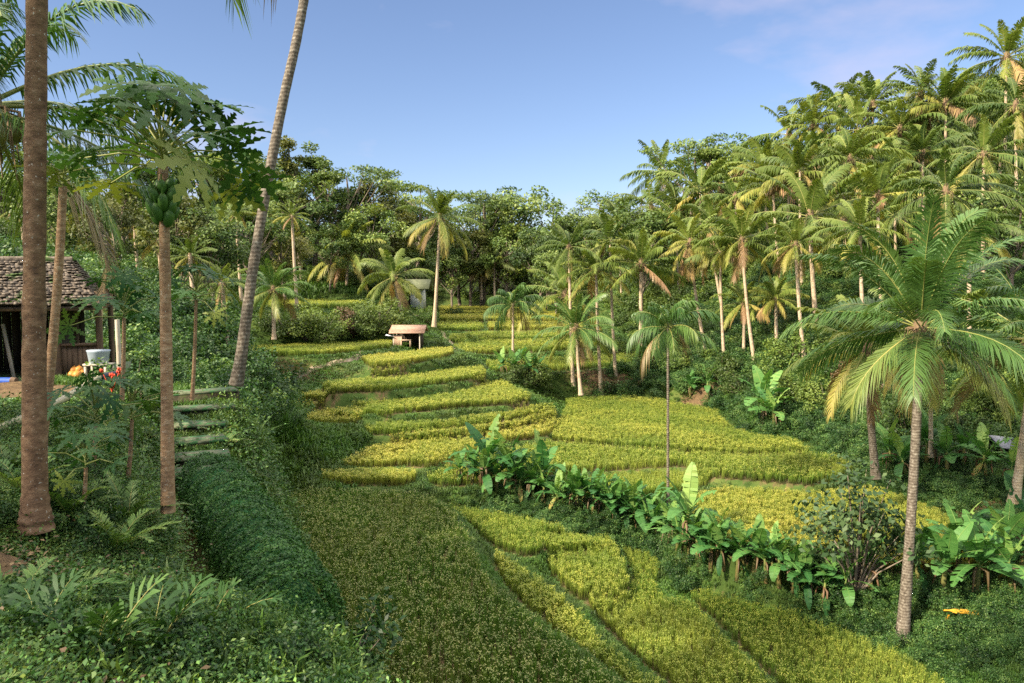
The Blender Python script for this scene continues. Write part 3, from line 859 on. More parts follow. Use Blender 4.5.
# ------------------------------------------------------------------ banana plants
def banana_leaf(mb, o, phi, elev, L, W, droop, tint, r, K=9, mat=0):
    h = np.array([cos(phi), sin(phi), 0]); S = np.array([-sin(phi), cos(phi), 0]); Z = np.array([0, 0, 1.0])
    s = np.linspace(0, 1, K + 1)
    e = elev - droop * s ** 1.5
    T = np.cos(e)[:, None] * h + np.sin(e)[:, None] * Z
    P = np.asarray(o) + np.concatenate([[np.zeros(3)], np.cumsum((T[:-1] + T[1:]) / 2 * (L * 1.18 / K), 0)])
    tube(mb, P, np.linspace(.028, .006, K + 1), 4, mat, min(.8, tint + .25), cap=False)
    up = np.cross(T, S); up *= np.where(up[:, 2:3] < 0, -1, 1)
    tw = r.normal(0, .25)
    for sg in (-1, 1):
        for k in range(1, K):
            for j in range(2):
                qa, qb = (k + j * .5 - .0) / K, (k + j * .5 + .5) / K
                pa = np.array([np.interp(qa, s, P[:, i]) for i in range(3)]); pb = np.array([np.interp(qb, s, P[:, i]) for i in range(3)])
                f = lambda q: max(0.0, math.sin(PI * min(1, max(0, (q - .1) / .92)) ** .75)) ** .6
                wa, wb = W * .5 * f(qa), W * .5 * f(qb)
                u = up[k]
                torn = r.uniform() < .16
                ang = .28 + tw * sg - (.5 if torn else 0) - .25 * qa + r.normal(0, .05)
                dv = sg * S * cos(ang) + u * sin(ang)
                fw = T[k] * .16
                g = .02 if torn else 0
                ea = pa + dv * wa + fw * wa - Z * .12 * wa; eb = pb + dv * wb + fw * wb - Z * .12 * wb
                mb.add([pa + (pb - pa) * g, pb - (pb - pa) * g, eb, ea], [[0, 1, 2, 3]], mat, np.clip(tint + r.normal(0, .05), 0, 1))

def banana_parts(seed, H=2.6, nl=8, L=1.3, W=.52, spread=1.0, old=1):
    r = np.random.default_rng(seed)
    st = MB()
    hs = H * .5
    tube(st, [(0, 0, 0), (.02, .01, hs * .5), (.05, 0, hs)], [.11, .085, .05], 8, 0, [.2, .6, .9])
    for i in range(3):
        a = r.uniform(0, 6.28); l = r.uniform(.4, .7)
        tube(st, [(.04 * cos(a), .04 * sin(a), hs * .85), (.28 * cos(a), .28 * sin(a), hs * .8), (.34 * cos(a), .34 * sin(a), hs * .8 - l)], [.03, .05, .02], 5, 0, .05)
    fo = MB()
    for i in range(nl):
        a = i / (nl - 1)
        ph = i * 2.4 + r.normal(0, .3)
        el = 1.45 - 1.1 * a * spread + r.normal(0, .08)
        t = .3 + r.normal(0, .14) + (.22 if a < .2 else 0)
        banana_leaf(fo, (.05, 0, hs * (1 - .12 * a)), ph, el, L * r.uniform(.8, 1.1), W * r.uniform(.85, 1.15), r.uniform(.5, 1.5) * (.5 + a), float(np.clip(t, .05, .75)), r)
    for i in range(old):
        banana_leaf(fo, (.04, 0, hs * .8), r.uniform(0, 6.28), -.7, L * .8, W * .6, .7, r.choice([.1, .95], p=[.8, .2]), r)
    return st.mesh('stem', MAT['banana_stem'], True), fo.mesh('foliage', MAT['banana'])
BAN = [banana_parts(300 + i, H=2.5, nl=[7, 8, 9, 6, 8, 7][i], spread=[1, .8, 1.15, .6, 1, .9][i], old=1) for i in range(6)]
BAN_UP = [banana_parts(320 + i, H=2.7, nl=6, spread=.62, old=0, L=1.45) for i in range(2)]
def banana(pos, s, label, group=None, up=False, spin=None, lean=(0, 0), name='banana_plant'):
    sm, fm = (BAN_UP if up else BAN)[int(rng.integers(0, 2 if up else 6))]
    o = empty(name, pos - np.array([0, 0, .08]), 0, label=label, cat='banana plant', group=group)
    M = Matrix.Rotation(lean[0] + rng.normal(0, .07), 4, 'Y') @ Matrix.Rotation(lean[1] + rng.normal(0, .07), 4, 'X') @ Matrix.Rotation(rng.uniform(0, 6.28) if spin is None else spin, 4, 'Z') @ Matrix.Scale(s, 4)
    link('stem', sm, o, M=M); link('foliage', fm, o, M=M)
    return o

# ------------------------------------------------------------------ papaya
def papaya_leaf(mb, c, nrm, fwd, size, tint, r):
    n = np.asarray(nrm, float); n /= np.linalg.norm(n)
    f = np.asarray(fwd, float); f = f - n * (f @ n); f /= np.linalg.norm(f); s = np.cross(n, f)
    st = [0, .2, .3, .42, .5, .62, .70, .82, .88, 1.0]
    hw = [.025, .05, .13, .045, .16, .045, .13, .035, .07, 0]
    for a in (-2.3, -1.5, -.75, 0, .75, 1.5, 2.3):
        l = size * (1 - .16 * abs(a) ** 1.1 * .6) * r.uniform(.9, 1.1)
        d = f * cos(a) + s * sin(a); w = -f * sin(a) + s * cos(a)
        V = []
        dr = r.uniform(.1, .35)
        for q, h in zip(st, hw):
            p = np.asarray(c) + d * l * q - n * l * dr * q * q
            h2 = h * l * 1.15
            V += [p - w * h2 + d * h2 * .5 + n * .1 * h2, p + w * h2 + d * h2 * .5 + n * .1 * h2]
        k = np.arange(len(st) - 1)[:, None] * 2
        mb.add(V, k + np.array([[0, 1, 3, 2]]), 0, tint + r.normal(0, .04))

def papaya_crown(seed, n=22, pet=.75, leaf=.42, lo=-.5, old=2):
    r = np.random.default_rng(seed); mb = MB()
    for i in range(n):
        a = (i + .5) / n; ph = i * 2.39996 + r.normal(0, .2)
        el = 1.25 + (lo - 1.25) * a + r.normal(0, .12)
        l = pet * (.55 + .6 * a) * r.uniform(.85, 1.15)
        h = np.array([cos(ph), sin(ph), 0])
        p0 = np.array([0, 0, .25 * (1 - a)]); p1 = p0 + h * l * .5 * cos(el) + np.array([0, 0, l * .5 * sin(el) + .06]); p2 = p0 + h * l * cos(el) + np.array([0, 0, l * sin(el)])
        t = .35 + r.normal(0, .15) if a < .9 else r.uniform(.6, .95)
        tube(mb, [p0, p1, p2], [.011, .009, .006], 5, 1, .12, cap=False)
        papaya_leaf(mb, p2, np.array([h[0] * .35, h[1] * .35, .9]) + r.normal(0, .36, 3), h * cos(el * .5) + np.array([0, 0, -.25]), leaf * r.uniform(.75, 1.2) * (.7 if a < .12 else 1), float(np.clip(t, 0, 1)), r)
    return mb.mesh('foliage', [MAT['papaya_leaf'], MAT['rachis']])
# ------------------------------------------------------------------ placing: palms of the hillside and valley
GH = 'coconut palms on the wooded hillside'
# crown pixel, crown radius, trunk length, label
HILL = [
 (1007, 50, 46, 11, 'tall dark palm topping the skyline at the summit of the palm hillside', (.3, 0)),
 (1016, 98, 46, 10, 'palm just under the summit palm with brown leaf bases showing', (.6, 0)),
 (946, 96, 44, 11, 'skyline palm with spiky upright fronds, first downhill from the summit pair', (.5, 0)),
 (921, 86, 46, 12, 'highest spiky skyline palm between the summit and the drooping dark palm', (.3, 0)),
 (873, 97, 44, 11, 'pale green skyline palm midway along the hillside crest', (.4, 0)),
 (840, 104, 42, 11, 'skyline palm with a dense round head on the hillside crest', (.8, 0)),
 (814, 118, 40, 11, 'skyline palm next uphill from the dark drooping palm', (.8, 0)),
 (789, 128, 44, 11, 'dark skyline palm with long drooping lower fronds', (.2, 0)),
 (984, 146, 48, 10, 'big pale palm below the summit with fanned upright fronds', (.4, 0)),
 (923, 146, 46, 10, 'palm with arching yellowish fronds in the second tier under the crest', (.5, 0)),
 (946, 184, 56, 10, 'large sunlit palm with yellow horizontal fronds and pale trunk behind the hero palm', (.2, 0)),
 (900, 122, 42, 10, 'slender palm tucked between two skyline heads near the summit', (.5, 0)),
 (850, 153, 42, 10, 'palm with bushy bright head in the second tier of the hillside', (.9, 0)),
 (878, 188, 46, 9, 'palm with two salmon brown drooping fronds above the hero palm', (.6, 0)),
 (812, 151, 40, 10, 'second tier palm directly below the skyline dip', (.9, 0)),
 (773, 178, 42, 10, 'second tier palm under the dark drooping skyline palm', (1.0, 0)),
 (764, 158, 36, 10, 'small headed palm beside the dark broadleaf on the crest', (.8, 0)),
 (735, 190, 40, 10, 'lime green palm below the feathery crest tree', (1.0, 0)),
 (719, 168, 36, 10, 'palm peeping over the lime green heads at the crest', (.8, 0)),
 (742, 233, 42, 10, 'palm with yellow drooping fronds above the leaning pale trunks', (1.2, 0)),
 (710, 217, 42, 10, 'palm on a long trunk slanting downhill toward the valley', (1.6, 0)),
 (690, 236, 40, 10, 'palm on a bare slanting trunk next to the bushy dark areca', (1.6, 0)),
 (651, 200, 42, 11, 'dusky palm with brown tinged fronds on the lower skyline', (.5, 0)),
 (660, 165, 34, 11, 'palm standing below the feathery crest tree on the lower skyline', (.5, 0)),
 (619, 217, 40, 11, 'hillside palm where the crest meets the valley trees', (.5, 0)),
 (569, 240, 34, 11, 'outermost small palm of the hillside beside the far valley trees', (.4, 0)),
 (596, 262, 42, 10, 'pale lime palm over the crooked palms of the valley floor', (.5, 0)),
 (860, 222, 38, 9, 'palm with thin head half hidden behind the two slanting trunks', (.7, 0)),
 (796, 238, 38, 9, 'olive palm low on the slope behind the bright full trunk palm', (.9, 0)),
 (970, 222, 40, 9, 'palm of the middle slope hidden partly by the hero palm', (.3, 0)),
 (776, 292, 28, 4.5, 'short young palm with orange dead frond at the slope foot', (.2, 0)),
 (744, 296, 28, 4.5, 'short young green palm at the slope foot among vines', (.1, 0)),
]
for (px, py, rp, L, lb, ln) in HILL:
    palm(lb, px, py + 5, 38, rp, L=L, lean=ln, group=GH, crown=CROWN_FAR if rp < 37 else CROWN, tmat='bark_warm', r=(.14, .10), dmin=44)
EXTRA = [(930, 118), (962, 128), (858, 128), (832, 132), (800, 170), (828, 180), (905, 165), (748, 205), (676, 212), (638, 228), (700, 190), (786, 205), (844, 196), (1010, 180), (1000, 140), (675, 190), (610, 240), (585, 225), (720, 250), (660, 240), (895, 215), (915, 195)]
for i, (px, py) in enumerate(EXTRA[::2]):
    palm('coconut palm filling in between the crowded heads on the palm hillside', px, py, 60, 38 + (i * 7) % 9, L=9 + (i % 3), lean=(.6, .3), group=GH, crown=CROWN_FAR, r=(.13, .09), dmin=52 + (i % 4) * 5, nuts=False, heart=False)

palm('bright palm with its full pale trunk visible down to the vines', 810, 214, 54, 56, base=(818, 338, 54), group=GH, crown=[CROWN[0]], r=(.18, .13))
palm('sunlit palm on a mossy yellow trunk at the hillside foot', 641, 262, 58, 44, base=(641, 345, 58), crown=[CROWN[3]], r=(.17, .13), group='palms of the valley floor')
GV = 'palms of the valley floor'
palm('feathery dark palm on a crooked pale stem at the paddy end', 576, 326, 56, 46, base=(581, 394, 56), crown=[CROWN_D[0]], r=(.15, .11), group=GV, bow=.05, side=.25)
palm('dense upright palm leaning over the valley terraces', 565, 292, 66, 40, base=(590, 372, 66), crown=[CROWN[1]], r=(.16, .12), group=GV)
palm('slim areca palm with a drooping mop head above the leafy thicket', 513, 303, 60, 23, base=(513, 362, 60), crown=CROWN_ARECA, r=(.11, .09), reach=2.2, nuts=False, group=GV, name='areca_palm', heart=False)
palm('very tall straight palm with white trunk beside the far terraces', 440, 216, 82, 34, base=(434, 326, 82), crown=[CROWN[2]], tmat='bark_warm', r=(.2, .13), group=GV, bow=.05)
palm('short leaning palm in front of the white walled house', 394, 275, 72, 33, base=(402, 312, 72), crown=[CROWN[4]], r=(.16, .13), group=GV)
palm('yellow headed palm on the bright grassy clearing', 348, 250, 88, 32, base=(346, 292, 88), crown=[CROWN[2]], r=(.17, .13), group=GV)
palm('young palm with dry grey fronds under it beside the leaning trunk', 273, 288, 54, 32, base=(274, 338, 54), crown=[CROWN_D[1]], r=(.14, .11), group=GV)
palm('pair member palm against the dark far trees, the taller one', 494, 262, 118, 19, base=(495, 298, 118), crown=CROWN_FAR, r=(.18, .14), group=GV, nuts=False)
palm('pair member palm against the dark far trees, the shorter one', 481, 266, 120, 15, base=(482, 299, 120), crown=CROWN_FAR, r=(.18, .14), group=GV, nuts=False)
o, c, b, s = palm('tall areca on a ringed stick thin trunk rising out of the banana row', 668, 324, 30.5, 34, base=(668, 505, 30.5), crown=CROWN_ARECA, tmat='bark_coco', r=(.06, .05), reach=2.2, nuts=False, group=GV, name='areca_palm', bow=0, heart=False)
palm('palm with frayed brown skirt behind the hero palm', 868, 345, 30, 70, base=(876, 476, 30), crown=[CROWN[2]], tmat='bark_coco', r=(.15, .13), group='palms near the stream')
palm('thin palm whose bare stem shows through the hero palm crown', 932, 330, 33, 60, base=(931, 455, 33), crown=[CROWN[0]], tmat='bark_warm', r=(.09, .08), group='palms near the stream')
palm('palm at the edge of the photo with golden mossy trunk base', 1036, 335, 25, 95, base=(1014, 500, 25), crown=[CROWN_D[2]], tmat='bark_warm', r=(.15, .12), group='palms near the stream')
HERO_CROWN = [crown_mesh(281, MAT['palm_dark'], nf=28, L=3.6, nl=84, lw=.055, old=.15, dead=0, yl=1.08, ll=1.12, base_t=.06, emin=-.6, emax=1.52, hang=.62, dk=.75)]
ho, hc, hb, hs_ = palm('hero coconut palm with tall grey trunk standing clear above the banana plants', 921, 322, 22.6, 108, base=(902, 643), crown=HERO_CROWN, tmat='bark_coco', r=(.165, .12), group='palms near the stream', bow=.28, tiltv=(0, 0))
# its dead hanging fronds
r_ = np.random.default_rng(5)
for ph, el, L in ((3.6, -1.25, 1.6), (5.9, -1.15, 1.7), (2.4, -1.3, 1.3)):
    mb = MB()
    frond(mb, (0, 0, -.3), ph, el, L * .8, 34, .04, 1.0, .5, ll=.35, hang=1.6, r=r_)
    link('dry_frond', mb.mesh('dry_frond', [MAT['palm_dark'], MAT['rachis']]), ho, M=Matrix.Translation(tuple(hc - hb)))

# slope behind the house: palms seen between papaya leaves
GL = 'palms on the slope behind the thatched hut'
for px, py, rp, L, lb in [
 (134, 222, 26, 9, 'palm with pinkish brown fronds on the slope above the hut roof'),
 (236, 212, 22, 10, 'palm on a pale stem seen between papaya trunk and leaning trunk'),
 (158, 240, 26, 8, 'lime palm low on the slope behind the papaya trunk'),
 (20, 205, 24, 9, 'pale far palm beside the thick reddish trunk'),
 (100, 218, 24, 9, 'green palm on the slope over the ridge of the hut'),
 (190, 255, 28, 6, 'low feathery palm behind the papaya trunk'),
 (222, 282, 26, 5, 'dark young palm close to the foot of the leaning trunk'),
 (62, 225, 24, 8, 'washed out palm just past the thick reddish trunk'),
 (292, 215, 18, 10, 'thin palm among the pale trunks of the wooded slope')]:
    palm(lb, px, py, 60, rp, L=L, lean=(.3, 0), group=GL, crown=CROWN_FAR, r=(.15, .11), dmin=40 if L < 7 else 66, nuts=False)

# near the camera: the leaning trunk, the thick trunk, the palm behind
def trunk_only(name, label, cat, pts, radii, mat, n=14, bumps=.02, seed=0):
    r = np.random.default_rng(seed)
    P = np.array([at(*p) for p in pts])
    K = 70
    u = np.linspace(0, len(P) - 1, K)
    Q = np.stack([np.interp(u, np.arange(len(P)), P[:, i]) for i in range(3)], 1)
    # soften the corners
    for _ in range(12): Q[1:-1] = (Q[:-2] + 2 * Q[1:-1] + Q[2:]) / 4
    R = np.interp(u, np.arange(len(P)), radii) * (1 + bumps * np.sin(np.arange(K) * 2.1) + r.normal(0, bumps, K))
    o = empty(name, Q[0], label=label, cat=cat)
    mb = MB(); tube(mb, Q - Q[0], R, n, 0, .5)
    link('trunk', mb.mesh('trunk', mat, True), o)
    return o, Q
lo, lq = trunk_only('coconut_palm', 'leaning coconut trunk with pale lichen crossing the sky', 'palm', [(236, 385, 16), (241, 360, 16), (251, 280, 16.2), (266, 190, 16.4), (283, 100, 16.6), (297, 40, 16.8), (311, -40, 17), (340, -300, 17.8)], [.155, .125, .11, .105, .105, .1, .1, .09], MAT['bark_coco'], seed=1)
link('crown', CROWN_D[0], lo, M=Matrix.Translation(tuple(lq[-1] - lq[0])) @ Matrix.Scale(1.0, 4))
to, tq = trunk_only('coconut_palm', 'thick reddish trunk speckled white rising past the top of the photo', 'palm', [(36, 530, 6), (35, 500, 6), (34, 340, 6), (35, 180, 6), (37, 0, 6), (38, -250, 6), (40, -480, 6)], [.14, .096, .084, .078, .074, .07, .068], MAT['bark_red'], n=24, bumps=.03, seed=2)
link('crown', CROWN_D[1], to, M=Matrix.Translation(tuple(tq[-1] - tq[0])) @ Matrix.Scale(.85, 4))
CR_L = [crown_mesh(297, MAT['palm_dark'], nf=22, L=2.5, nl=60, lw=.035, old=.2, ll=.6, base_t=.05, emin=-.6, hang=1.0)]
palm('dark palm behind the thick reddish trunk with long fronds fanning over the sky', -22, 92, 11.5, 185, base=(-30, 400, 11.5), crown=CR_L, tmat='bark_coco', r=(.16, .12), reach=2.5, nuts=True, spin=.35, tiltv=(0, 0))

# ------------------------------------------------------------------ woodland
W_L = 'trees of the wooded slope behind the hut'
W_F = 'far trees closing the valley'
W_R = 'trees on the crest of the palm hillside'
for key, px, py, H, d0, lb in [
 ('umbrella', 343, 165, 17, 95, 'flat topped open tree on the highest point of the wooded slope'),
 ('tall', 312, 168, 17, 95, 'layered green tree beside the flat topped open tree'),
 ('slim', 290, 158, 17, 92, 'slender pale trunked tree on the wooded slope skyline'),
 ('dome', 268, 160, 15, 95, 'round dark tree next to the leaning trunk on the skyline'),
 ('olive', 376, 196, 15, 100, 'rusty olive tree at the downhill end of the wooded slope skyline'),
 ('olive', 392, 218, 13, 105, 'last olive tree where the wooded slope drops to the valley'),
 ('dome', 358, 205, 14, 100, 'deep green tree below the flat topped open tree'),
 ('tall', 330, 200, 15, 90, 'upright tree with pale forked stems below the skyline'),
 ('dome', 300, 205, 13, 88, 'shaded tree above the bright grassy clearing'),
 ('dome', 240, 172, 15, 95, 'broad tree just behind the leaning trunk'),
 ('tall', 220, 178, 15, 95, 'bushy skyline tree between papaya leaves and leaning trunk'),
 ('dome', 195, 190, 14, 90, 'tree peeping out under the papaya leaves'),
 ('tall', 160, 200, 14, 85, 'pale tree behind the papaya fruit'),
 ('dome', 120, 205, 13, 85, 'hazy tree on the slope above the hut ridge'),
 ('tall', 80, 205, 13, 90, 'hazy bluish tree beside the thick reddish trunk'),
 ('dome', 45, 200, 13, 90, 'misty tree behind the thick reddish trunk'),
 ('dome', 8, 195, 14, 90, 'bluish tree at the photo edge above the hut'),
 ('dome', 255, 225, 11, 75, 'dark thick tree halfway up behind the leaning trunk'),
 ('olive', 285, 235, 10, 80, 'olive tree on the edge of the grassy clearing'),
 ('dome', 375, 240, 11, 90, 'shadowy tree behind the yellow headed palm'),
 ('dome', 330, 250, 8, 86, 'low round tree behind the grassy clearing'),
 ('olive', 178, 235, 10, 60, 'yellowish tree behind the papaya stem'),
 ('dome', 210, 240, 9, 60, 'rounded tree between papaya trunk and leaning trunk'),
 ('dome', 60, 240, 9, 60, 'round topped tree close over the hut ridge'),
 ('olive', 110, 250, 8, 50, 'pale sapling tree behind the corner of the hut roof')]:
    tree_top(key, lb, px, py, H, d0, 'broadleaf_tree', W_L, wide=1.0)
for key, px, py, H, d0, lb in [
 ('umbrella', 418, 215, 19, 112, 'flat crowned tree behind the very tall straight palm'),
 ('umbrella', 482, 194, 22, 125, 'tiered flat tree on the far valley skyline'),
 ('dome', 520, 194, 21, 125, 'big round dark tree highest on the far valley skyline'),
 ('dome', 546, 214, 18, 120, 'dark rounded tree just downhill from the big round one'),
 ('tall', 500, 206, 19, 125, 'spiky tree between the tiered flat tree and the round one'),
 ('dome', 460, 212, 18, 125, 'soft green tree beside the head of the very tall palm'),
 ('dome', 436, 228, 16, 120, 'dim tree directly behind the head of the very tall palm'),
 ('tall', 408, 228, 15, 118, 'dusky tree in the dip of the skyline'),
 ('olive', 470, 232, 14, 120, 'olive tree in the middle of the far wall of trees'),
 ('dome', 508, 236, 14, 118, 'shaded green tree behind the pair of small palms'),
 ('dome', 538, 240, 13, 112, 'dark tree above the golden terraces'),
 ('tall', 562, 226, 15, 115, 'tree where valley trees join the palm hillside'),
 ('dome', 452, 252, 11, 118, 'low leafy tree behind the white trunk of the tall palm'),
 ('dome', 418, 262, 9, 105, 'leafy tree standing over the white walled house'),
 ('olive', 485, 262, 9, 128, 'pale understory tree behind the pair of small palms'),
 ('dome', 525, 266, 9, 125, 'dark understory tree at the end of the golden terraces'),
 ('dome', 556, 262, 10, 105, 'understory tree beside the dense upright palm')]:
    tree_top(key, lb, px, py, H, d0, 'broadleaf_tree', W_F)
for key, px, py, H, d0, lb in [
 ('umbrella', 694, 127, 17, 75, 'feathery dark tree standing above the palm crest'),
 ('tall', 712, 135, 15, 80, 'second feathery tree just uphill of the first on the crest'),
 ('dome', 752, 132, 13, 80, 'dense dark broadleaf in the notch of the palm crest'),
 ('dome', 604, 186, 15, 95, 'rounded broadleaf ending the palm hillside skyline'),
 ('tall', 668, 158, 14, 90, 'dark broadleaf behind the lower skyline palms'),
 ('dome', 582, 208, 14, 100, 'dark green broadleaf next to the outermost hillside palm'),
 ('dome', 990, 200, 9, 55, 'black green broadleaf behind the hero palm'),
 ('dome', 1012, 225, 8, 50, 'dark broadleaf at the photo edge on the middle slope'),
 ('dome', 640, 205, 13, 85, 'broadleaf filling behind the dusky palm')]:
    tree_top(key, lb, px, py, H, d0, 'broadleaf_tree', W_R)

# ------------------------------------------------------------------ wild growth covering slopes (uncountable)
bs = [source('bush_clump', KINDS['shrub'][i][1]) for i in range(4)]
P = fan_points(8000, 30, 170, xr=(-.85, .9))
dm, so = dmin_at(P)
z = hzv(P)
keep = (dm > 4.5)
# stay off the hut yard and the valley floor between terraces
keep &= ~((P[:, 0] < -2) & (P[:, 1] < 44))
P = P[keep]; 
P = P[rng.uniform(size=len(P)) < .85]
scatter('undergrowth', np.column_stack([P, hzv(P) - .25]), bs, 'tangled green undergrowth and vines covering the slopes between trees', 'undergrowth', scale=(.5, 1.1), zs=(.6, 1.1), tilt=.2, mul=np.clip(P[:, 1] / 60, .75, 1.6))
P = fan_points(9000, 24, 75, xr=(.12, .85)); dm, so = dmin_at(P)
P = P[(dm > .9) & (so < .6)]
hs2 = [source('weed_clump', KINDS['shrub_near'][i][1]) for i in range(3)]
scatter('wild_herbs', np.column_stack([P, hzv(P) - .1]), hs2, 'mixed weeds and creepers at the foot of the palm hillside', 'undergrowth', scale=(.5, 1.1), zs=(.5, 1.1), tilt=.25, mul=np.clip(P[:, 1] / 40, .8, 1.5))
# ------------------------------------------------------------------ banana row and other bananas
GB = 'banana plants in the long row between the rice fields'
rowpx = [(462,487,.8),(472,490,.95),(486,495,1.0),(497,498,.9),(509,501,1.05),(520,503,.9),(532,507,1.05),(546,511,1.0),(558,513,.85),(570,516,.95),(580,519,.9),(592,522,1.0),(603,526,.9),(614,529,1.0),(626,533,.95),(637,538,1.0),(648,543,1.05),(657,549,.9),(666,555,1.05),(677,561,1.1),(688,567,1.0),(698,573,.95),(711,578,1.0),(724,582,.85),(737,585,.95),(752,589,1.0),(766,593,.9),(779,597,1.0),(792,602,.9),(806,606,1.0),(822,612,.95)]
for i, (px, py, s) in enumerate(rowpx):
    banana(hit(px, py - 4), s * .8, 'leafy green banana plant standing in the dense middle of the banana row', GB)
    if i % 2 == 0:
        banana(hit(px + 6, py - 11), s * .74, 'leafy green banana plant standing in the dense middle of the banana row', GB)
banana(hit(490, 492), 1.12, 'tallest banana plant of the row, one upright dark paddle leaf on top', GB, up=True, spin=.4)
banana(hit(541, 500), 1.02, 'tall banana plant with two raised leaves, second tallest of the row', GB, up=True, spin=2.2)
banana(hit(513, 492), .98, 'banana plant with tattered greyish top leaves between the two tallest', GB, up=True, spin=4.)
banana(hit(686, 550), 1.05, 'banana plant with dark raised leaves at the foot of the stick thin areca', GB, up=True, spin=1.)
GR = 'banana plants beside the stream'
for px, py, s, lb in [(890, 475, 1.0, 'banana plant just behind the hero trunk by the stream'), (908, 482, .9, 'banana plant in the dark stream thicket, next to the first'), (926, 470, 1.1, 'banana plant with pale young leaf in the stream thicket'),
                      (947, 478, 1.0, 'banana plant under the thin bare palm stem'), (962, 470, .9, 'banana plant left of the little grey shelter'.replace('left of', 'a few steps from')), (985, 482, 1.0, 'banana plant below the little grey shelter'), (1008, 490, .9, 'banana plant at the golden mossy palm trunk')]:
    banana(hit(px, py), s, lb, GR)
for px, py, s, lb in [(918, 590, .9, 'low banana plant right behind the hero trunk base'.replace('right ', '')), (940, 600, 1.0, 'banana plant carrying the hanging yellow leaf'), (958, 575, .95, 'banana plant with lime leaves next to the yellow leaf'), (975, 600, 1.05, 'big banana plant filling the lower corner bank'),
                      (992, 575, 1.0, 'banana plant with broad lit leaves on the corner bank'), (1012, 600, 1.0, 'banana plant cut by the photo edge on the corner bank'), (1003, 560, .8, 'small banana plant behind the lowest rice patch'), (1022, 570, 1.15, 'banana plant raising one wide bright leaf at the photo edge'), (872, 600, .9, 'banana plant squeezed between dark shrub and hero trunk'), (848, 612, .8, 'banana plant at the foot of the dark leafy shrub')]:
    banana(hit(px, py), s, lb, 'banana plants on the bank below the hero palm', up=lb.endswith('photo edge'))
mb = MB()
r_ = np.random.default_rng(3)
MAT['yellow_leaf'] = leaf_mat('yellow_dead_leaf', [(0, (.55, .33, .03)), (1, (.72, .45, .04))], trans=.25, var=0.1)
banana_leaf(mb, (0, 0, 0), -.1, .02, 1.15, .17, .25, .5, r_)
p = hit(934, 618)
tag(link('banana_leaf', mb.mesh('banana_leaf', MAT['yellow_leaf']), None, p + np.array([0, -.5, .45])), 'dead bright yellow banana leaf lying across the weeds by the hero trunk', 'leaf')
mb = MB()
banana_leaf(mb, (0, 0, 0), 1.2, -1.0, .6, .22, .3, .5, r_)
tag(link('banana_leaf', mb.mesh('banana_leaf', MAT['yellow_leaf']), None, p + np.array([.15, -.5, .3])), 'curled yellow banana leaf hanging under the long bright one', 'leaf')
for px, py, s, lb in [(762, 432, 1.5, 'large pale banana plant spreading beside the bright paddy'), (775, 433, 1.1, 'smaller banana plant against the large pale one at the bright paddy'), (708, 400, 1.0, 'banana plant with star shaped lit leaves at the far paddy corner'), (690, 398, .8, 'little banana plant in shade at the far paddy corner')]:
    banana(hit(px, py), s, lb, 'banana plants at the foot of the palm hillside')
for px, py, s in [(505, 378, .9), (515, 382, 1.0), (527, 384, 1.0), (537, 382, .9), (521, 372, .9)]:
    banana(hit(px, py), s, 'banana plant in the round leafy thicket among the terraces', 'thicket plants')

# ------------------------------------------------------------------ single shrubs
MAT['dark_leaf'] = leaf_mat('dark_leaf', [(0, (.025, .055, .022)), (.6, (.045, .085, .03)), (1, (.09, .14, .05))], trans=.2)
kind('dark_shrub', 1, 4.4, 1.6, 1.5, 'shrub', 1500, .2, MAT['dark_leaf'], r0=.04, ncl=34, aspect=.6)
HT['dark_shrub'] = 4.4
TREE_SHRUB = ('dark_shrub',)
tree('dark_shrub', 'airy dark leafy shrub tree standing before the tawny paddy', 'shrub', hit(855, 598), 5.1, 4.4, 'shrub_tree', spin=.5)
GS = 'bushes on the bank under the highest rice row'
for px, py, H, lb in [(285, 340, 3.0, 'bush near the dry fronded young palm'), (305, 341, 3.2, 'light green bush in the middle of the bushy bank'), (325, 340, 2.8, 'shaggy bush beside the brown withered one'), (362, 338, 3.3, 'dense dark bush between brown bush and pink roofed shed'), (380, 334, 3.4, 'tall dark bush closest to the pink roofed shed'), (392, 328, 2.4, 'bush above the pink roofed shed')]:
    tree('thicket', lb, 'bush', hit(px, py), H, 3.6, 'bush', GS, wide=1.1)
MAT['brown_bush'] = leaf_mat('withered_leaf', [(0, (.05, .035, .02)), (1, (.15, .095, .05))], trans=.15)
KINDS['withered'] = [tree_parts(77, 3.0, 1.5, .3, 'shrub', 1800, .2, MAT['brown_bush'], r0=.04)]
HT['withered'] = 3.0
o = tree('withered', 'brown withered bush in the middle of the green bank', 'bush', hit(344, 339), 2.9, 3.0, 'bush', GS)
for px, py, H, lb in [(512, 384, 2.0, 'bush under the slim areca palm in the leafy thicket'), (534, 386, 2.1, 'bush on the far side of the leafy thicket'), (552, 500, .0, '')]:
    if H: tree('thicket', lb, 'bush', hit(px, py), H, 3.6, 'bush', 'thicket plants')
for px, py, H, lb in [(868, 400, 2.6, 'heap of dry brown fronds and creepers behind the hero palm'), (905, 392, 2.4, 'brown withered bush right under the thin bare palm stem'.replace('right ', '')), (846, 388, 2.0, 'brown withered bush on the vine slope beside the frayed palm'), (780, 330, 1.8, 'rusty dry bush at the foot of the short young palms'), (725, 340, 1.8, 'rusty dry bush below the slanting palm stems')]:
    tree('withered', lb, 'bush', hit(px, py), H, 3.0, 'bush', 'withered bushes on the vine slope')
tree('shrub_near', 'small dark round bush alone on the grass by the yellow strip', 'bush', hit(311, 479), 1.0, 1.3, 'bush')
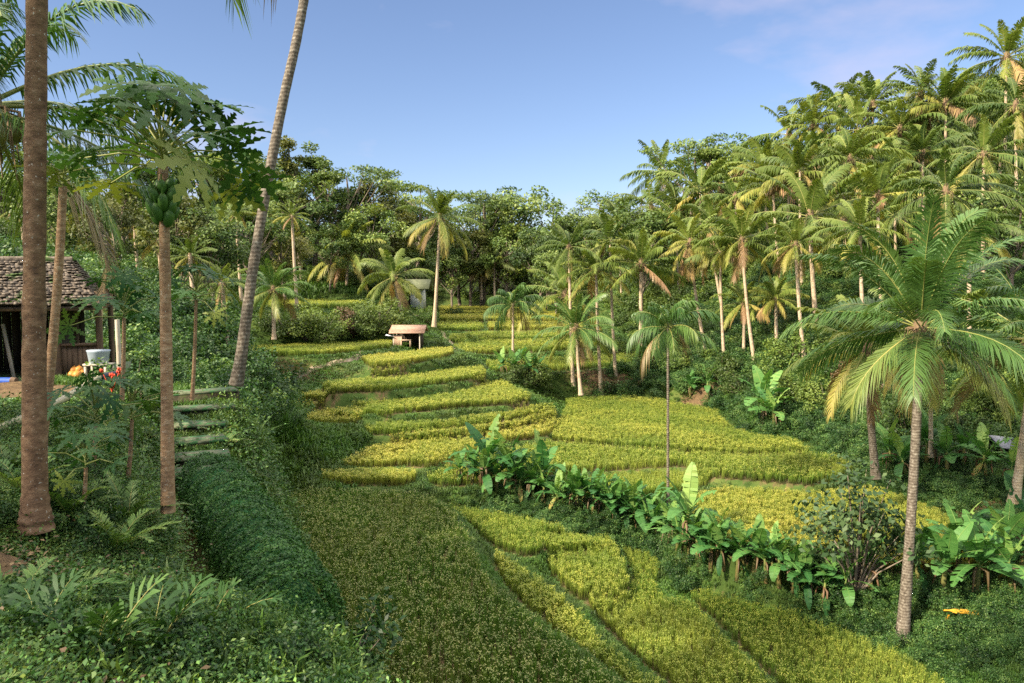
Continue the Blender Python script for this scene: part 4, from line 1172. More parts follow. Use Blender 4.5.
for px, py, H, lb in [(650, 366, 2.6, 'leafy bush at the end of the bare brown bank'), (676, 372, 2.4, 'bush under the bushy dark areca'), (722, 385, 2.6, 'vine covered bush behind the star leaved banana'), (742, 396, 2.2, 'bush touching the large pale banana plant'), (800, 405, 2.6, 'bush in the shadow behind the bright paddy'), (826, 412, 2.4, 'bush beside the frayed palm trunk'), (790, 372, 3.0, 'yellowish bush on the vine slope'), (835, 380, 3.0, 'bush on the vine slope below the full trunk palm'), (690, 350, 3.0, 'dark bush below the slanting palm trunks'), (612, 358, 2.6, 'bush behind the crooked pale stems'), (905, 440, 2.4, 'bush in the gloom behind the hero trunk'), (1000, 410, 3.0, 'bush at the photo edge above the little grey shelter'),
                      (470, 345, 1.4, 'low bush at the ends of the lime green terraces'), (425, 322, 2.2, 'bush at the white trunk of the very tall palm'), (418, 306, 2.6, 'bush below the white walled house'), (455, 316, 1.8, 'bush at the end of the dark green rice plot')]:
    tree('thicket', lb, 'bush', hit(px, py), H, 3.6, 'bush', 'bushes at the foot of the palm hillside' if px > 600 else 'bushes along the terrace path')
# two palms behind the first paddy also have weeds round them: bright grass of the clearing
P = np.array([hit(*q)[:2] for q in [(275, 300), (372, 296), (372, 280), (340, 276), (300, 278), (275, 284)]])
Q = jitter_grid(P, .42)
scatter('clearing_grass', np.column_stack([Q, hzv(Q)]), gs, 'bright tall grass of the sunny clearing on the wooded slope', 'grass', mul=3.2)

# ------------------------------------------------------------------ paths
def path(pxs, w, label):
    P = np.array([hit(*p)[:2] for p in pxs])
    q = []
    for a, b in zip(P[:-1], P[1:]):
        k = max(2, int(np.linalg.norm(b - a) / .3))
        q += [a + (b - a) * i / k for i in range(k)]
    q = np.array(q + [P[-1]])
    t = np.gradient(q, axis=0); t /= np.linalg.norm(t, axis=1, keepdims=True)
    nrm = np.stack([-t[:, 1], t[:, 0]], 1)
    V = []
    for s in (-1, -.4, .4, 1):
        e = q + nrm * w * .5 * s * rng.uniform(.85, 1.15, (len(q), 1))
        V.append(np.column_stack([e, hzv(e) + (.07 if abs(s) < .5 else -.02)]))
    V = np.stack(V, 1).reshape(-1, 3)
    k = np.arange(len(q) - 1)[:, None] * 4
    mb = MB().add(V, np.concatenate([k + np.array([[i, i + 1, i + 5, i + 4]]) for i in range(3)]))
    tag(link('path', mb.mesh('path', MAT['dirt'], True)), label, 'path', kind='structure')
MAT['dirt'] = noise_mat('trodden_earth', [(.3, (.16, .12, .08)), (.6, (.30, .24, .17)), (.85, (.40, .34, .25))], scale=3, bump=.3)
path([(296, 379), (308, 373), (326, 366.5), (347, 361), (361, 355), (364, 347)], .5, 'narrow trodden earth path climbing between the stacked terraces')
path([(412, 314), (424, 320), (434, 326), (443, 333), (450, 341), (458, 352)], .55, 'narrow earth path running down the ridge beside the pink roofed shed')

# ------------------------------------------------------------------ small buildings
MAT['wood'] = noise_mat('weathered_wood', [(.3, (.07, .045, .028)), (.6, (.15, .10, .065)), (.85, (.25, .18, .12))], scale=6, stretch=(1, 1, .15), bump=.3)
MAT['wood_pale'] = noise_mat('bleached_wood', [(.3, (.35, .29, .22)), (.7, (.58, .52, .44))], scale=8, stretch=(1, 1, .2), bump=.2)
MAT['thatch'] = noise_mat('weathered_thatch', [(.3, (.055, .042, .032)), (.5, (.12, .095, .072)), (.75, (.25, .21, .17))], scale=14, stretch=(1, .25, 1), bump=.5, spots=((.05, .085, .02), .62, 1.6))
MAT['pink_roof'] = noise_mat('pink_clay_roof', [(.3, (.24, .13, .09)), (.5, (.36, .22, .155)), (.75, (.46, .31, .23))], scale=5, bump=.4)
MAT['plank_tan'] = noise_mat('tan_boards', [(.3, (.36, .24, .16)), (.7, (.55, .40, .28))], scale=5, stretch=(1, 1, .2), bump=.2)
MAT['white_wall'] = noise_mat('whitewash', [(.3, (.55, .55, .52)), (.7, (.78, .78, .75))], scale=3, bump=.1)
MAT['moss_roof'] = noise_mat('mossy_roof', [(.3, (.09, .11, .05)), (.7, (.2, .21, .12))], scale=3, bump=.2)
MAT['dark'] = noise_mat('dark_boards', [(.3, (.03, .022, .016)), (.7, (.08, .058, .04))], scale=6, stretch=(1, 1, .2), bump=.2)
MAT['grey_sheet'] = noise_mat('grey_sheet', [(.3, (.10, .11, .14)), (.7, (.2, .21, .25))], scale=4, bump=.1, rough=.6)
MAT['concrete'] = noise_mat('mossy_concrete', [(.3, (.045, .06, .03)), (.55, (.10, .115, .065)), (.8, (.19, .2, .14))], scale=7, bump=.25, dist=.015, spots=((.035, .11, .035), .52, 5.0))
MAT['moss'] = noise_mat('moss', [(.3, (.015, .07, .02)), (.7, (.05, .2, .06))], scale=9, bump=.6)
MAT['tarp'] = noise_mat('pale_tarp', [(.3, (.5, .54, .62)), (.7, (.7, .73, .8))], scale=3, bump=.1, rough=.5)
MAT['blue'] = noise_mat('blue_cloth', [(.3, (.02, .06, .32)), (.7, (.04, .12, .5))], scale=8, bump=.2, rough=.6)
MAT['tub'] = noise_mat('frosted_plastic', [(.3, (.24, .3, .36)), (.7, (.42, .48, .55))], scale=2, bump=.05, rough=.35)
MAT['bamboo'] = noise_mat('bamboo', [(.3, (.25, .24, .13)), (.6, (.42, .38, .24)), (.85, (.56, .5, .36))], scale=3, stretch=(.3, .3, .3), bump=.1, rough=.45)
MAT['bamboo_green'] = noise_mat('green_bamboo', [(.3, (.03, .07, .02)), (.7, (.07, .15, .04))], scale=3, bump=.1, rough=.45)
MAT['tape'] = noise_mat('black_sleeve', [(.3, (.012, .014, .018)), (.7, (.03, .034, .04))], scale=6, bump=.1, rough=.5)
MAT['orange'] = noise_mat('orange_husk', [(.3, (.40, .16, .03)), (.7, (.62, .30, .06))], scale=2, bump=.05, rough=.5)
MAT['red'] = noise_mat('red_bloom', [(.3, (.5, .045, .02)), (.7, (.75, .10, .04))], scale=5, bump=.1, rough=.5)
MAT['purple'] = noise_mat('violet_bloom', [(.3, (.10, .08, .3)), (.7, (.2, .17, .5))], scale=9, bump=.1, rough=.6)

# the pink roofed shed
g0 = hit(400, 347, 40); zf = g0[2]; d = g0[1]; m = d / F
o = empty('shed', (at(407, 347, d)[0], d, zf), label='little open shed with pink roof standing over the golden rice strip', cat='shed')
hw = 13.5 * m; hh = 13 * m; dp = 1.9
def part(name, mat, par, fn, smooth=False):
    mb = MB(); fn(mb); return link(name, mb.mesh(name, mat, smooth), par)
def roof_fn(mb):
    a = math.atan2(9.5 * m, dp * .75)
    M = Matrix.Rotation(.33, 3, 'X')
    box(mb, (0, dp * .32, hh + .36), (2 * hw + .7, dp * .95, .06), M=np.array(M))
    for i in range(5):
        box(mb, (0, dp * (-.05 + .17 * i), hh + .40 + .058 * (i - 2.2)), (2 * hw + .72, .05, .02), M=np.array(M))
    box(mb, (0, dp * .32 + dp * .8, hh + .36), (2 * hw + .7, dp * .9, .06), M=np.array(Matrix.Rotation(-.33, 3, 'X')))
part('roof', MAT['pink_roof'], o, roof_fn)
for x, y in ((-hw, 0), (hw - .05, 0), (-hw, dp), (hw - .05, dp), (-hw + .62, .0)):
    part('post', MAT['wood_pale'], o, lambda mb: tube(mb, [(x, y, -.3), (x, y, hh + .2)], .055, 6))
part('wall', MAT['plank_tan'], o, lambda mb: [box(mb, (-hw + .06 + i * .1, -.03 + .006 * (i % 2), hh * .44), (.096, .03, hh * .9)) for i in range(7)])
part('back_wall', MAT['dark'], o, lambda mb: [box(mb, (-hw + .1 + i * (2 * hw - .2) / 11, dp + .03, hh * .5), ((2 * hw) / 12, .04, hh * 1.0)) for i in range(12)])
part('side_wall', MAT['dark'], o, lambda mb: [box(mb, (hw + .02, .1 + i * .2, hh * .48), (.04, .19, hh * .96)) for i in range(9)])
t = empty('table', (o.location.x - .05, d - .15, zf), label='rough pinkish wooden table in the mouth of the pink roofed shed', cat='table')
part('top', MAT['plank_tan'], t, lambda mb: box(mb, (0, 0, .58), (.85, .5, .05)))
for x in (-.36, .36):
    for y in (-.2, .2):
        part('leg', MAT['plank_tan'], t, lambda mb: box(mb, (x, y, .26), (.07, .07, .58)))
mb = MB()
gx = np.linspace(-.35, .35, 7)
V = np.array([[x, y, .1 * cos(x * 6 + y * 5) * .3 - x * .25 + .02 * s] for s in (0, 1) for x in gx for y in (-.3, 0, .3)])
k = [[i * 3 + j, i * 3 + j + 1, i * 3 + j + 4, i * 3 + j + 3] for i in range(6) for j in range(2)]
mb.add(V, np.concatenate([np.array(k), np.array(k) + 21]))
tag(link('tarp', mb.mesh('tarp', MAT['tarp'], True), None, (o.location.x - hw - .3, d + .1, zf + hh * .84)), 'pale blue tarp scrap tied to the side of the pink roofed shed', 'tarp')

# the white walled house
d = 88; m = d / F
p = at(412, 297, d); zf = min(p[2], hz(p[0], p[1]) + .2)
o = empty('house', (p[0], d, zf), label='small white walled house with mossy roof behind the short leaning palm', cat='house')
part('wall', MAT['white_wall'], o, lambda mb: (box(mb, (.55, 0, 1.0), (1.5, .12, 2.6)), box(mb, (1.24, 1.5, 1.0), (.12, 2.9, 2.6)), box(mb, (-1.3, .0, 1.0), (.9, .12, 2.6)), box(mb, (-.5, 0, 2.05), (.6, .12, .5))))
part('door', MAT['dark'], o, lambda mb: box(mb, (-.52, .05, .7), (.62, .05, 2.0)))
part('window', MAT['dark'], o, lambda mb: (box(mb, (.7, -.07, 1.25), (.5, .05, .6)), box(mb, (.7, -.1, 1.25), (.04, .02, .6))))
part('post', MAT['wood'], o, lambda mb: tube(mb, [(-2.1, -.6, -.3), (-2.1, -.6, 2.2)], .06, 6))
part('roof', MAT['moss_roof'], o, lambda mb: (box(mb, (-.1, .3, 2.6), (4.4, 2.4, .12), M=np.array(Matrix.Rotation(.5, 3, 'X'))), box(mb, (-.1, 2.3, 2.63), (4.4, 2.2, .12), M=np.array(Matrix.Rotation(-.5, 3, 'X')))))

# the little shelter by the stream
p = hit(1000, 466); m = p[1] / F
o = empty('shelter', p, label='little grey roofed shelter on wooden posts in the stream thicket', cat='shelter')
part('roof', MAT['grey_sheet'], o, lambda mb: (box(mb, (.25, 0, 1.0), (1.1, .9, .05), M=np.array(Matrix.Rotation(.45, 3, 'X') @ Matrix.Rotation(.12, 3, 'Y'))), box(mb, (.25, .75, 1.0), (1.1, .8, .05), M=np.array(Matrix.Rotation(-.45, 3, 'X') @ Matrix.Rotation(.12, 3, 'Y')))))
for x, y in ((-.1, -.2), (.6, -.2), (-.1, .9), (.6, .9)):
    part('post', MAT['wood'], o, lambda mb: tube(mb, [(x, y, -.4), (x, y, .95)], .06, 6))
part('shelf', MAT['wood'], o, lambda mb: box(mb, (.25, .35, .45), (.85, 1.2, .06)))

# the thatched hut
ZF = -2.36; YF = 20.0
def X(px, d=YF): return (px - 512) / F * d
xr = X(67) + .75
o = empty('thatched_hut', (X(67), YF, ZF), label='old open fronted hut with shaggy mossy thatched roof', cat='hut')
o.rotation_euler = (0, 0, .43)
O = np.array([X(67), YF, ZF])
ez = at(60, 305, 19.2)[2] - ZF; rz_ = at(60, 262, 22.2)[2] - ZF
ex = .85; rx = -.05; lx = -8.6
ey, ry, by = -.8, 2.2, 5.2
def roof_panel(mb, A, B, C_, D, rows, tile, seed):
    """shaggy courses laid from eave A-B up to ridge D-C"""
    r = np.random.default_rng(seed)
    A, B, C_, D = map(np.array, (A, B, C_, D))
    n = np.cross(B - A, D - A); n = n / np.linalg.norm(n)
    mb.add(np.stack([A, B, C_, D]), [[0, 1, 2, 3]])
    mb.add(np.stack([A, B, C_, D]) - n * .09, [[3, 2, 1, 0]])
    for i in range(rows):
        v = i / rows
        a = A + (D - A) * v; b = B + (C_ - B) * v
        L_ = np.linalg.norm(b - a); k = int(L_ / tile)
        up = ((D - A) + (C_ - B)) / 2 / rows
        for j in range(k):
            u = (j + r.uniform(-.3, .3)) / k; w = tile / L_ * r.uniform(.8, 1.7)
            p0 = a + (b - a) * u; p1 = a + (b - a) * min(1, u + w)
            dn = -up * r.uniform(0, .45)
            lift = n * r.uniform(.03, .1)
            V = np.stack([p0 + dn + lift, p1 + dn * r.uniform(.6, 1) + lift, p1 + up * 1.1 + n * .015, p0 + up * 1.1 + n * .015])
            mb.add(np.concatenate([V, V - n * .025]), [[0, 1, 2, 3], [7, 6, 5, 4], [0, 4, 5, 1], [1, 5, 6, 2], [3, 7, 4, 0]], 0)
def hut_roof(mb):
    roof_panel(mb, (lx, ey, ez), (ex, ey, ez), (rx, ry, rz_), (lx, ry, rz_), 16, .1, 1)
    roof_panel(mb, (ex, ey, ez), (ex, by, ez), (rx + .01, ry + .05, rz_), (rx, ry, rz_), 16, .14, 2)
    roof_panel(mb, (ex, by, ez), (lx, by, ez), (lx, ry, rz_), (rx, ry, rz_), 5, .4, 3)
    tube(mb, [(lx, ry, rz_ + .04), ((lx + rx) / 2, ry, rz_ + .0), (rx, ry, rz_ + .05)], .1, 7)
rf = part('roof', MAT['thatch'], o, hut_roof)
part('eave_beam', MAT['wood'], rf, lambda mb: (box(mb, ((lx + ex) / 2, ey + .12, ez - .1), (ex - lx - .1, .09, .1)), box(mb, (ex - .12, (ey + by) / 2, ez - .1), (.09, by - ey - .3, .1))))
mb = MB()
r_ = np.random.default_rng(8)
C = np.stack([r_.uniform(lx, ex - .1, 260), np.full(260, ey - .02) + r_.normal(0, .05, 260), ez + .06 + np.abs(r_.normal(0, .06, 260))], 1)
cards(mb, C, .12, .05, .8, None, r_.uniform(.2, 1, 260), 0, r_)
link('eave_moss', mb.mesh('eave_moss', MAT['herb']), rf)
for x, y in ((-.25, 0), (xr - O[0], 0), (-4, 0), (-.25, 4.3), (xr - O[0], 4.3), (-8, 0)):
    part('post', MAT['wood'], o, lambda mb: tube(mb, [(x, y, -.3), (x, y, ez + .35)], .085, 8))
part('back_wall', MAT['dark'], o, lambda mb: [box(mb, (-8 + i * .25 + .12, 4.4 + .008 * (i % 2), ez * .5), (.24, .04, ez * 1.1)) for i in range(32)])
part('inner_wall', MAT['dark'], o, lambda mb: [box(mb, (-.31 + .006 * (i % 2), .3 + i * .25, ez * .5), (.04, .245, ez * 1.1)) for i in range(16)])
part('low_wall', MAT['wood'], o, lambda mb: [box(mb, (-.1 + i * .125, .02 + .01 * (i % 2), .42), (.12, .05, .86)) for i in range(7)])
part('window_sill', MAT['wood'], o, lambda mb: box(mb, ((xr - O[0]) / 2 - .12, -.0, .88), (xr - O[0] + .08, .16, .07)))
part('door_panel', MAT['grey_sheet'], o, lambda mb: (box(mb, (-.75, .3, .75), (.2, .05, 1.3)), box(mb, (-.75, .27, .75), (.12, .02, 1.1))))
part('platform', MAT['concrete'], o, lambda mb: (box(mb, ((lx + 1.3) / 2, 1.8, -.12), (1.3 - lx, 5.2, .22)), box(mb, (-2.6, -1.25, -.22), (4.2, .8, .2))))
tag(link('plank', (lambda mb: (box(mb, (0, 0, .72), (.09, .04, 1.5), M=np.array(Matrix.Rotation(.0, 3, 'X'))), mb)[1])(MB()).mesh('plank', MAT['wood_pale']), None, (X(15), YF - .15, ZF)), 'bleached plank leaning at the open front of the hut', 'plank').rotation_euler = (0, -.16, 0)
tag(link('pole', (lambda mb: (tube(mb, [(0, 0, -.5), (.01, 0, .6), (0, 0, 1.6)], .06, 8), mb)[1])(MB()).mesh('pole', MAT['wood_pale']), None, (X(117, 19), 19, ZF)), 'whitish pole upright at the corner of the hut', 'pole')
s = empty('stool', (X(97, 19.3), 19.3, ZF), label='crude wooden stool carrying the frosted tub beside the hut', cat='stool')
part('seat', MAT['wood_pale'], s, lambda mb: box(mb, (0, 0, .42), (.62, .42, .05)))
for x in (-.26, .26):
    for y in (-.16, .16):
        part('leg', MAT['wood_pale'], s, lambda mb: box(mb, (x, y, .2), (.06, .06, .4)))
mb = MB()
tube(mb, [(0, 0, 0), (0, 0, .02), (0, 0, .3), (0, 0, .34), (0, 0, .35), (0, 0, .3)], [.21, .23, .27, .29, .27, .25], 16)
tag(link('tub', mb.mesh('tub', MAT['tub'], True), None, (X(97, 19.3), 19.3, ZF + .447)), 'frosted plastic tub on the crude wooden stool', 'tub')
for i, (px, dd, zz, sz) in enumerate([(70, 19.4, 0, .12), (75, 19.3, 0, .13), (80, 19.5, 0, .12), (77, 19.7, .12, .11), (72, 19.7, .1, .11)]):
    mb = MB(); ball(mb, (0, 0, sz * .9), (sz, sz, sz * 1.1), 10, 0, .5, .03, i)
    tube(mb, [(0, 0, sz * 1.9), (.01, 0, sz * 2.15)], [.02, .015], 5)
    tag(link('coconut', mb.mesh('coconut', MAT['orange'], True), None, (X(px, dd), dd, ZF + zz)), 'orange husked coconut in the small heap by the stool', 'coconut', 'orange coconuts heaped by the stool')
o = empty('rolled_mat', (X(-2, 18.3), 18.3, ZF + .0), label='rolled blue mat with brown end lying before the hut', cat='mat')
part('roll', MAT['blue'], o, lambda mb: tube(mb, [(-.6, 0, .1), (0, .01, .1), (.26, 0, .1)], .09, 10))
part('end', MAT['wood'], o, lambda mb: tube(mb, [(.262, 0, .1), (.38, 0, .1)], [.1, .085], 10))

# bamboo handrail
o = empty('bamboo_handrail', at(20, 470, 10), label='weathered bamboo handrail running from the lower path up to the hut yard', cat='handrail')
O = np.array(o.location)
rail = [(-30, 440, 8.6), (0, 428, 9.2), (22, 419, 9.8), (45, 408, 10.6), (64, 399, 11.4), (82, 387, 12.8), (99, 377.5, 14.2)]
def rail_fn(mb):
    P = np.array([at(*p) for p in rail]) - O
    K = 90; u = np.linspace(0, len(P) - 1, K)
    Q = np.stack([np.interp(u, np.arange(len(P)), P[:, i]) for i in range(3)], 1)
    for _ in range(8): Q[1:-1] = (Q[:-2] + 2 * Q[1:-1] + Q[2:]) / 4
    R = np.full(K, .052); R[5::11] = .064
    tube(mb, Q, R, 10)
part('pole', MAT['bamboo'], o, rail_fn, True)
pe = at(99, 377.5, 14.2) - O; pf = at(116, 374.5, 15.2) - O
part('end_sleeve', MAT['tape'], o, lambda mb: tube(mb, [pe, pf], .075, 10), True)
for px, py, dd in ((21, 424, 9.8), (90, 384, 13.6)):
    q = at(px, py, dd) - O
    part('post', MAT['bamboo_green'], o, lambda mb: tube(mb, [(q[0], q[1], q[2] - 1.3), (q[0], q[1], q[2] - .7), (q[0], q[1], q[2] - .02)], [.055, .058, .055], 10), True)
for px, py, dd in ((66, 397, 11.6), (21, 420, 9.8)):
    q = at(px, py, dd) - O
    part('binding', MAT['tape'], o, lambda mb: tube(mb, [q - np.array([.03, .03, -.004]), q + np.array([.03, .03, -.004])], .066, 10))

# earth and stone steps
MAT['earth'] = noise_mat('mossy_earth', [(.3, (.02, .018, .01)), (.5, (.05, .042, .024)), (.7, (.06, .085, .025))], scale=9, bump=.6)
o = empty('stone_steps', at(205, 472, 12.4), label='mossy stone steps climbing from the hedge to the hut yard', cat='steps')
O = np.array(o.location)
for i in range(6):
    v = i / 5
    c = at(192 + 2 * v, 474 - 82 * v, 12.4 + 5.2 * v) - O
    a = rad(16 + 8 * (i % 3))
    W_ = [1.0, 1.05, 1.0, 1.1, 1.5, 1.7][i]
    st = part('step', MAT['concrete'], o, lambda mb: (box(mb, c + np.array([0, .3, -.03]), (W_, .66, .05), a)))
    link('riser', (lambda m_: (box(m_, c + np.array([.01, .37, -.27]), (W_ * .97, .7, .42), a), m_)[1])(MB()).mesh('riser', MAT['earth']), o)
    mbm = MB()
    rr = np.random.default_rng(i)
    for k in range(70):
        u_ = W_ * .5 - abs(rr.normal(0, .16)); y_ = rr.uniform(-.08, .3)
        q = c + np.array([u_ * cos(a) - y_ * sin(a), u_ * sin(a) + y_ * cos(a) - .05, -.02 - abs(rr.normal(0, .12))])
        cards(mbm, q[None, :], .09, .055, .5, None, rr.uniform(.3, 1), 0, rr)
    link('moss_foliage', mbm.mesh('moss_foliage', MAT['herb']), st)
# clipped mossy hedge along the gutter
hp = np.array(HEDGE)
K = 40; u = np.linspace(0, len(hp) - 1, K)
Q = np.stack([np.interp(u, np.arange(len(hp)), hp[:, i]) for i in range(3)], 1)
for _ in range(6): Q[1:-1] = (Q[:-2] + 2 * Q[1:-1] + Q[2:]) / 4
o = empty('hedge', (Q[20][0], Q[20][1], hz(Q[20][0], Q[20][1])), label='low clipped mossy hedge curving along the dark gutter', cat='hedge')
O = np.array(o.location)
r_ = np.random.default_rng(21)
R0 = .5
MAT['moss_leaf'] = leaf_mat('moss_leaf', [(0, (.03, .09, .02)), (.5, (.06, .155, .03)), (1, (.12, .23, .045))], trans=.2)
core = MB(); tube(core, Q - O - np.array([0, 0, .08]), [.1, .25] + [R0 * .8] * (K - 4) + [.25, .1], 12, 0, .2)
link('stem_mass', core.mesh('stem_mass', MAT['moss'], True), o)
n_ = 42000
ui = r_.uniform(0, K - 1.01, n_); i0 = ui.astype(int); fr = (ui - i0)[:, None]
cen = Q[i0] * (1 - fr) + Q[i0 + 1] * fr
tg = Q[i0 + 1] - Q[i0]; sd_ = np.stack([tg[:, 1], -tg[:, 0], np.zeros(n_)], 1); sd_ /= np.linalg.norm(sd_, axis=1, keepdims=True)
th = r_.uniform(-.35, PI + .1, n_)
rr = R0 * np.clip(np.minimum(ui + .6, K - .6 - ui) / 3, .2, 1) ** .5 * (.93 + .12 * r_.uniform(size=n_) + .07 * np.sin(ui * 2.3 + th * 3) + .05 * np.sin(ui * 5.1 - th * 2))
outv = sd_ * np.cos(th)[:, None] + np.array([0, 0, 1.0]) * np.sin(th)[:, None]
mb = MB(); cards(mb, cen - O + outv * rr[:, None] * np.array([1.0, 1.0, 1.1]) - np.array([0, 0, .0]), .038, .024, .2, outv * .9, np.clip(.45 + .25 * np.sin(ui * 3 + th * 2) + r_.normal(0, .2, n_), 0, 1), 0, r_)
link('foliage', mb.mesh('foliage', MAT['moss_leaf']), o)

# ------------------------------------------------------------------ papaya trees
PF = []
for i in range(3):
    mb = MB(); r_ = np.random.default_rng(60 + i)
    ball(mb, (0, 0, -.085), (.047, .047, .085), 12, 0, .5, .02, i); tube(mb, [(0, 0, .0), (.005, 0, .05)], [.01, .008], 5)
    PF.append(mb.mesh('papaya_fruit', noise_mat('papaya_skin', [(.3, (.03, .09, .015)), (.7, (.08, .16, .03))], scale=8, bump=.05, rough=.4), True))
PC = [papaya_crown(i, n=36, pet=.84, leaf=.42, lo=-.3) for i in (1, 2)]
PCS = [papaya_crown(i + 10, n=13, pet=.5, leaf=.28, lo=-.2) for i in range(3)]
def papaya(label, base, crown, r0, r1, sc, fruit=0, big=True, spin=0, name='papaya_tree', group=None):
    b = at(*base); c = at(*crown)
    o = empty(name, b, label=label, cat='papaya tree', group=group)
    link('trunk', trunk_mesh(b, c, r0, r1, MAT['bark_papaya'], n=12, K=24, bow=.1, flare=1.1, seed=int(base[0])), o)
    M = Matrix.Translation(tuple(c - b)) @ Matrix.Rotation(spin, 4, 'Z') @ Matrix.Scale(sc, 4)
    link('crown', PC[0] if big else PCS[int(base[0]) % 3], o, M=M)
    r_ = np.random.default_rng(31)
    for k in range(fruit):
        a = k * 2.4 + r_.normal(0, .2); lv = k / fruit
        q = c - b + np.array([cos(a) * (.085 + .05 * sin(lv * PI)), sin(a) * (.085 + .05 * sin(lv * PI)), -.10 - .33 * lv])
        Mf = Matrix.Translation(tuple(q)) @ Matrix.Rotation(.35 * cos(a), 4, 'Y') @ Matrix.Rotation(-.35 * sin(a), 4, 'X') @ Matrix.Rotation(PI, 4, 'X').inverted() @ Matrix.Rotation(PI, 4, 'X') @ Matrix.Scale(r_.uniform(.85, 1.2), 4)
        link('papaya_fruit', PF[k % 3], o, M=Mf)
    return o
papaya('papaya tree with dense green fruit cluster and dark lobed leaves', (168, 512, 7), (163, 166, 7), .063, .043, .95, fruit=20, spin=1.5)
papaya('papaya tree partly behind the thick reddish trunk with a yellowing head', (34, 500, 9), (63, 186, 9), .06, .045, .8, big=False, spin=1.0)
papaya('young papaya in front of the hut corner with layered dark leaves', (122, 400, 11), (124, 318, 11), .035, .025, 1.15, big=False, spin=.3)
papaya('young papaya between the fruiting papaya and the steps', (192, 400, 13), (196, 300, 13), .035, .025, 1.2, big=False, spin=2.)
papaya('low papaya sapling spreading under the bamboo handrail', (92, 480, 8), (96, 425, 8), .025, .02, .95, big=False, spin=4)
papaya('papaya sapling at the foot of the fruiting papaya', (128, 480, 8.5), (132, 420, 8.5), .025, .02, .9, big=False, spin=5)
papaya('small papaya sapling low on the slope by the thick reddish trunk', (82, 520, 6.6), (86, 468, 6.6), .02, .016, .7, big=False, spin=.9)

# ------------------------------------------------------------------ plants of the near slope
def fern(pos, s, label, seed):
    r = np.random.default_rng(seed); mb = MB()
    for i in range(11):
        frond(mb, (0, 0, .02), i * 2.4 + r.normal(0, .2), r.uniform(.5, 1.25), .55 * r.uniform(.8, 1.15), 26, .022, float(np.clip(.55 + r.normal(0, .15), 0, 1)), r.uniform(.7, 1.3), ll=.12, hang=.25, K=7, r=r, rr=.004)
    return tag(link('fern', mb.mesh('fern', [MAT['herb'], MAT['rachis']]), None, pos, None), label, 'fern', 'ferns on the near slope')
for i, (px, py, s, lb) in enumerate([(24, 508, 1, 'fern at the foot of the thick reddish trunk'), (8, 480, 1, 'fern at the photo edge beside the thick reddish trunk'), (70, 527, .8, 'fern just downhill of the thick reddish trunk'), (128, 530, .8, 'fern downhill of the fruiting papaya'), (115, 560, .8, 'fern in the middle of the near slope'), (60, 470, 1, 'fern under the bamboo handrail post'), (12, 640, .8, 'fern in the bottom corner of the photo')]):
    fern(hit(px, py), s, lb, 400 + i)
def long_leaf_plant(pos, label, seed, n=6, L=.75, tint=.35, group=None):
    r = np.random.default_rng(seed)
    o = empty('ginger_plant', pos, label=label, cat='plant', group=group)
    for i in range(n):
        mb = MB()
        frond(mb, (0, 0, 0), i * 2.4 + r.normal(0, .3), r.uniform(.7, 1.35), L * r.uniform(.8, 1.15), 9, .042, float(np.clip(tint + r.normal(0, .12), 0, 1)), r.uniform(.5, 1.1), ll=.24, hang=.5, bw=.3, K=8, r=r, rr=.007)
        link('stem', mb.mesh('leafy_stem', [MAT['herb'], MAT['rachis']]), o)
    return o
for i, (px, py, d, L, lb) in enumerate([(150, 690, 3.5, .62, 'arching long leaved ginger plant in the bottom of the photo'), (95, 700, 3.3, .55, 'ginger plant with drooping blades beside the arching one'), (205, 685, 4.0, .6, 'ginger plant reaching a pale leaf over the gutter'), (40, 690, 3.4, .45, 'short ginger plant in the bottom corner')]):
    p = at(px, py, d); p[2] = hz(p[0], p[1])
    long_leaf_plant(p, lb, 500 + i, L=L * .8, tint=.3 + .08 * (i % 3), group='ginger plants on the near slope')
for i, (px, py, H, lb) in enumerate([(290, 555, 1.3, 'broad leaved shrub between hedge and dark olive paddy'), (276, 505, .9, 'leafy shrub halfway along the hedge'), (300, 575, 1.0, 'shrub hanging over the corner of the dark olive paddy'), (326, 660, .6, 'weedy shrub at the bottom of the dark olive paddy edge'), (312, 690, .5, 'shrub at the lower end of the hedge'), (345, 680, .7, 'thin weedy shrub reaching in front of the dark olive rice'), (245, 700, .35, 'dark shrub in the mouth of the gutter'), (135, 400, 1.4, 'leafy shrub below the hut corner'), (248, 378, 1.6, 'shrub round the foot of the leaning trunk'), (262, 395, 1.5, 'shrub downhill of the leaning trunk'), (150, 375, 1.2, 'shrub by the whitish pole'), (230, 366, 1.2, 'shrub behind the top step'), (256, 430, 1.3, 'shrub behind the slanting kerb'), (205, 360, 1.8, 'pale shrub behind the steps'), (80, 560, .45, 'knee high weed on the bare patch'), (35, 600, .5, 'weed clump on the bare patch edge'), (110, 610, .5, 'broad leaved weed near the arching ginger')]):
    tree('shrub_near', lb, 'shrub', hit(px, py), H, 1.3, 'shrub', 'shrubs of the near slope')
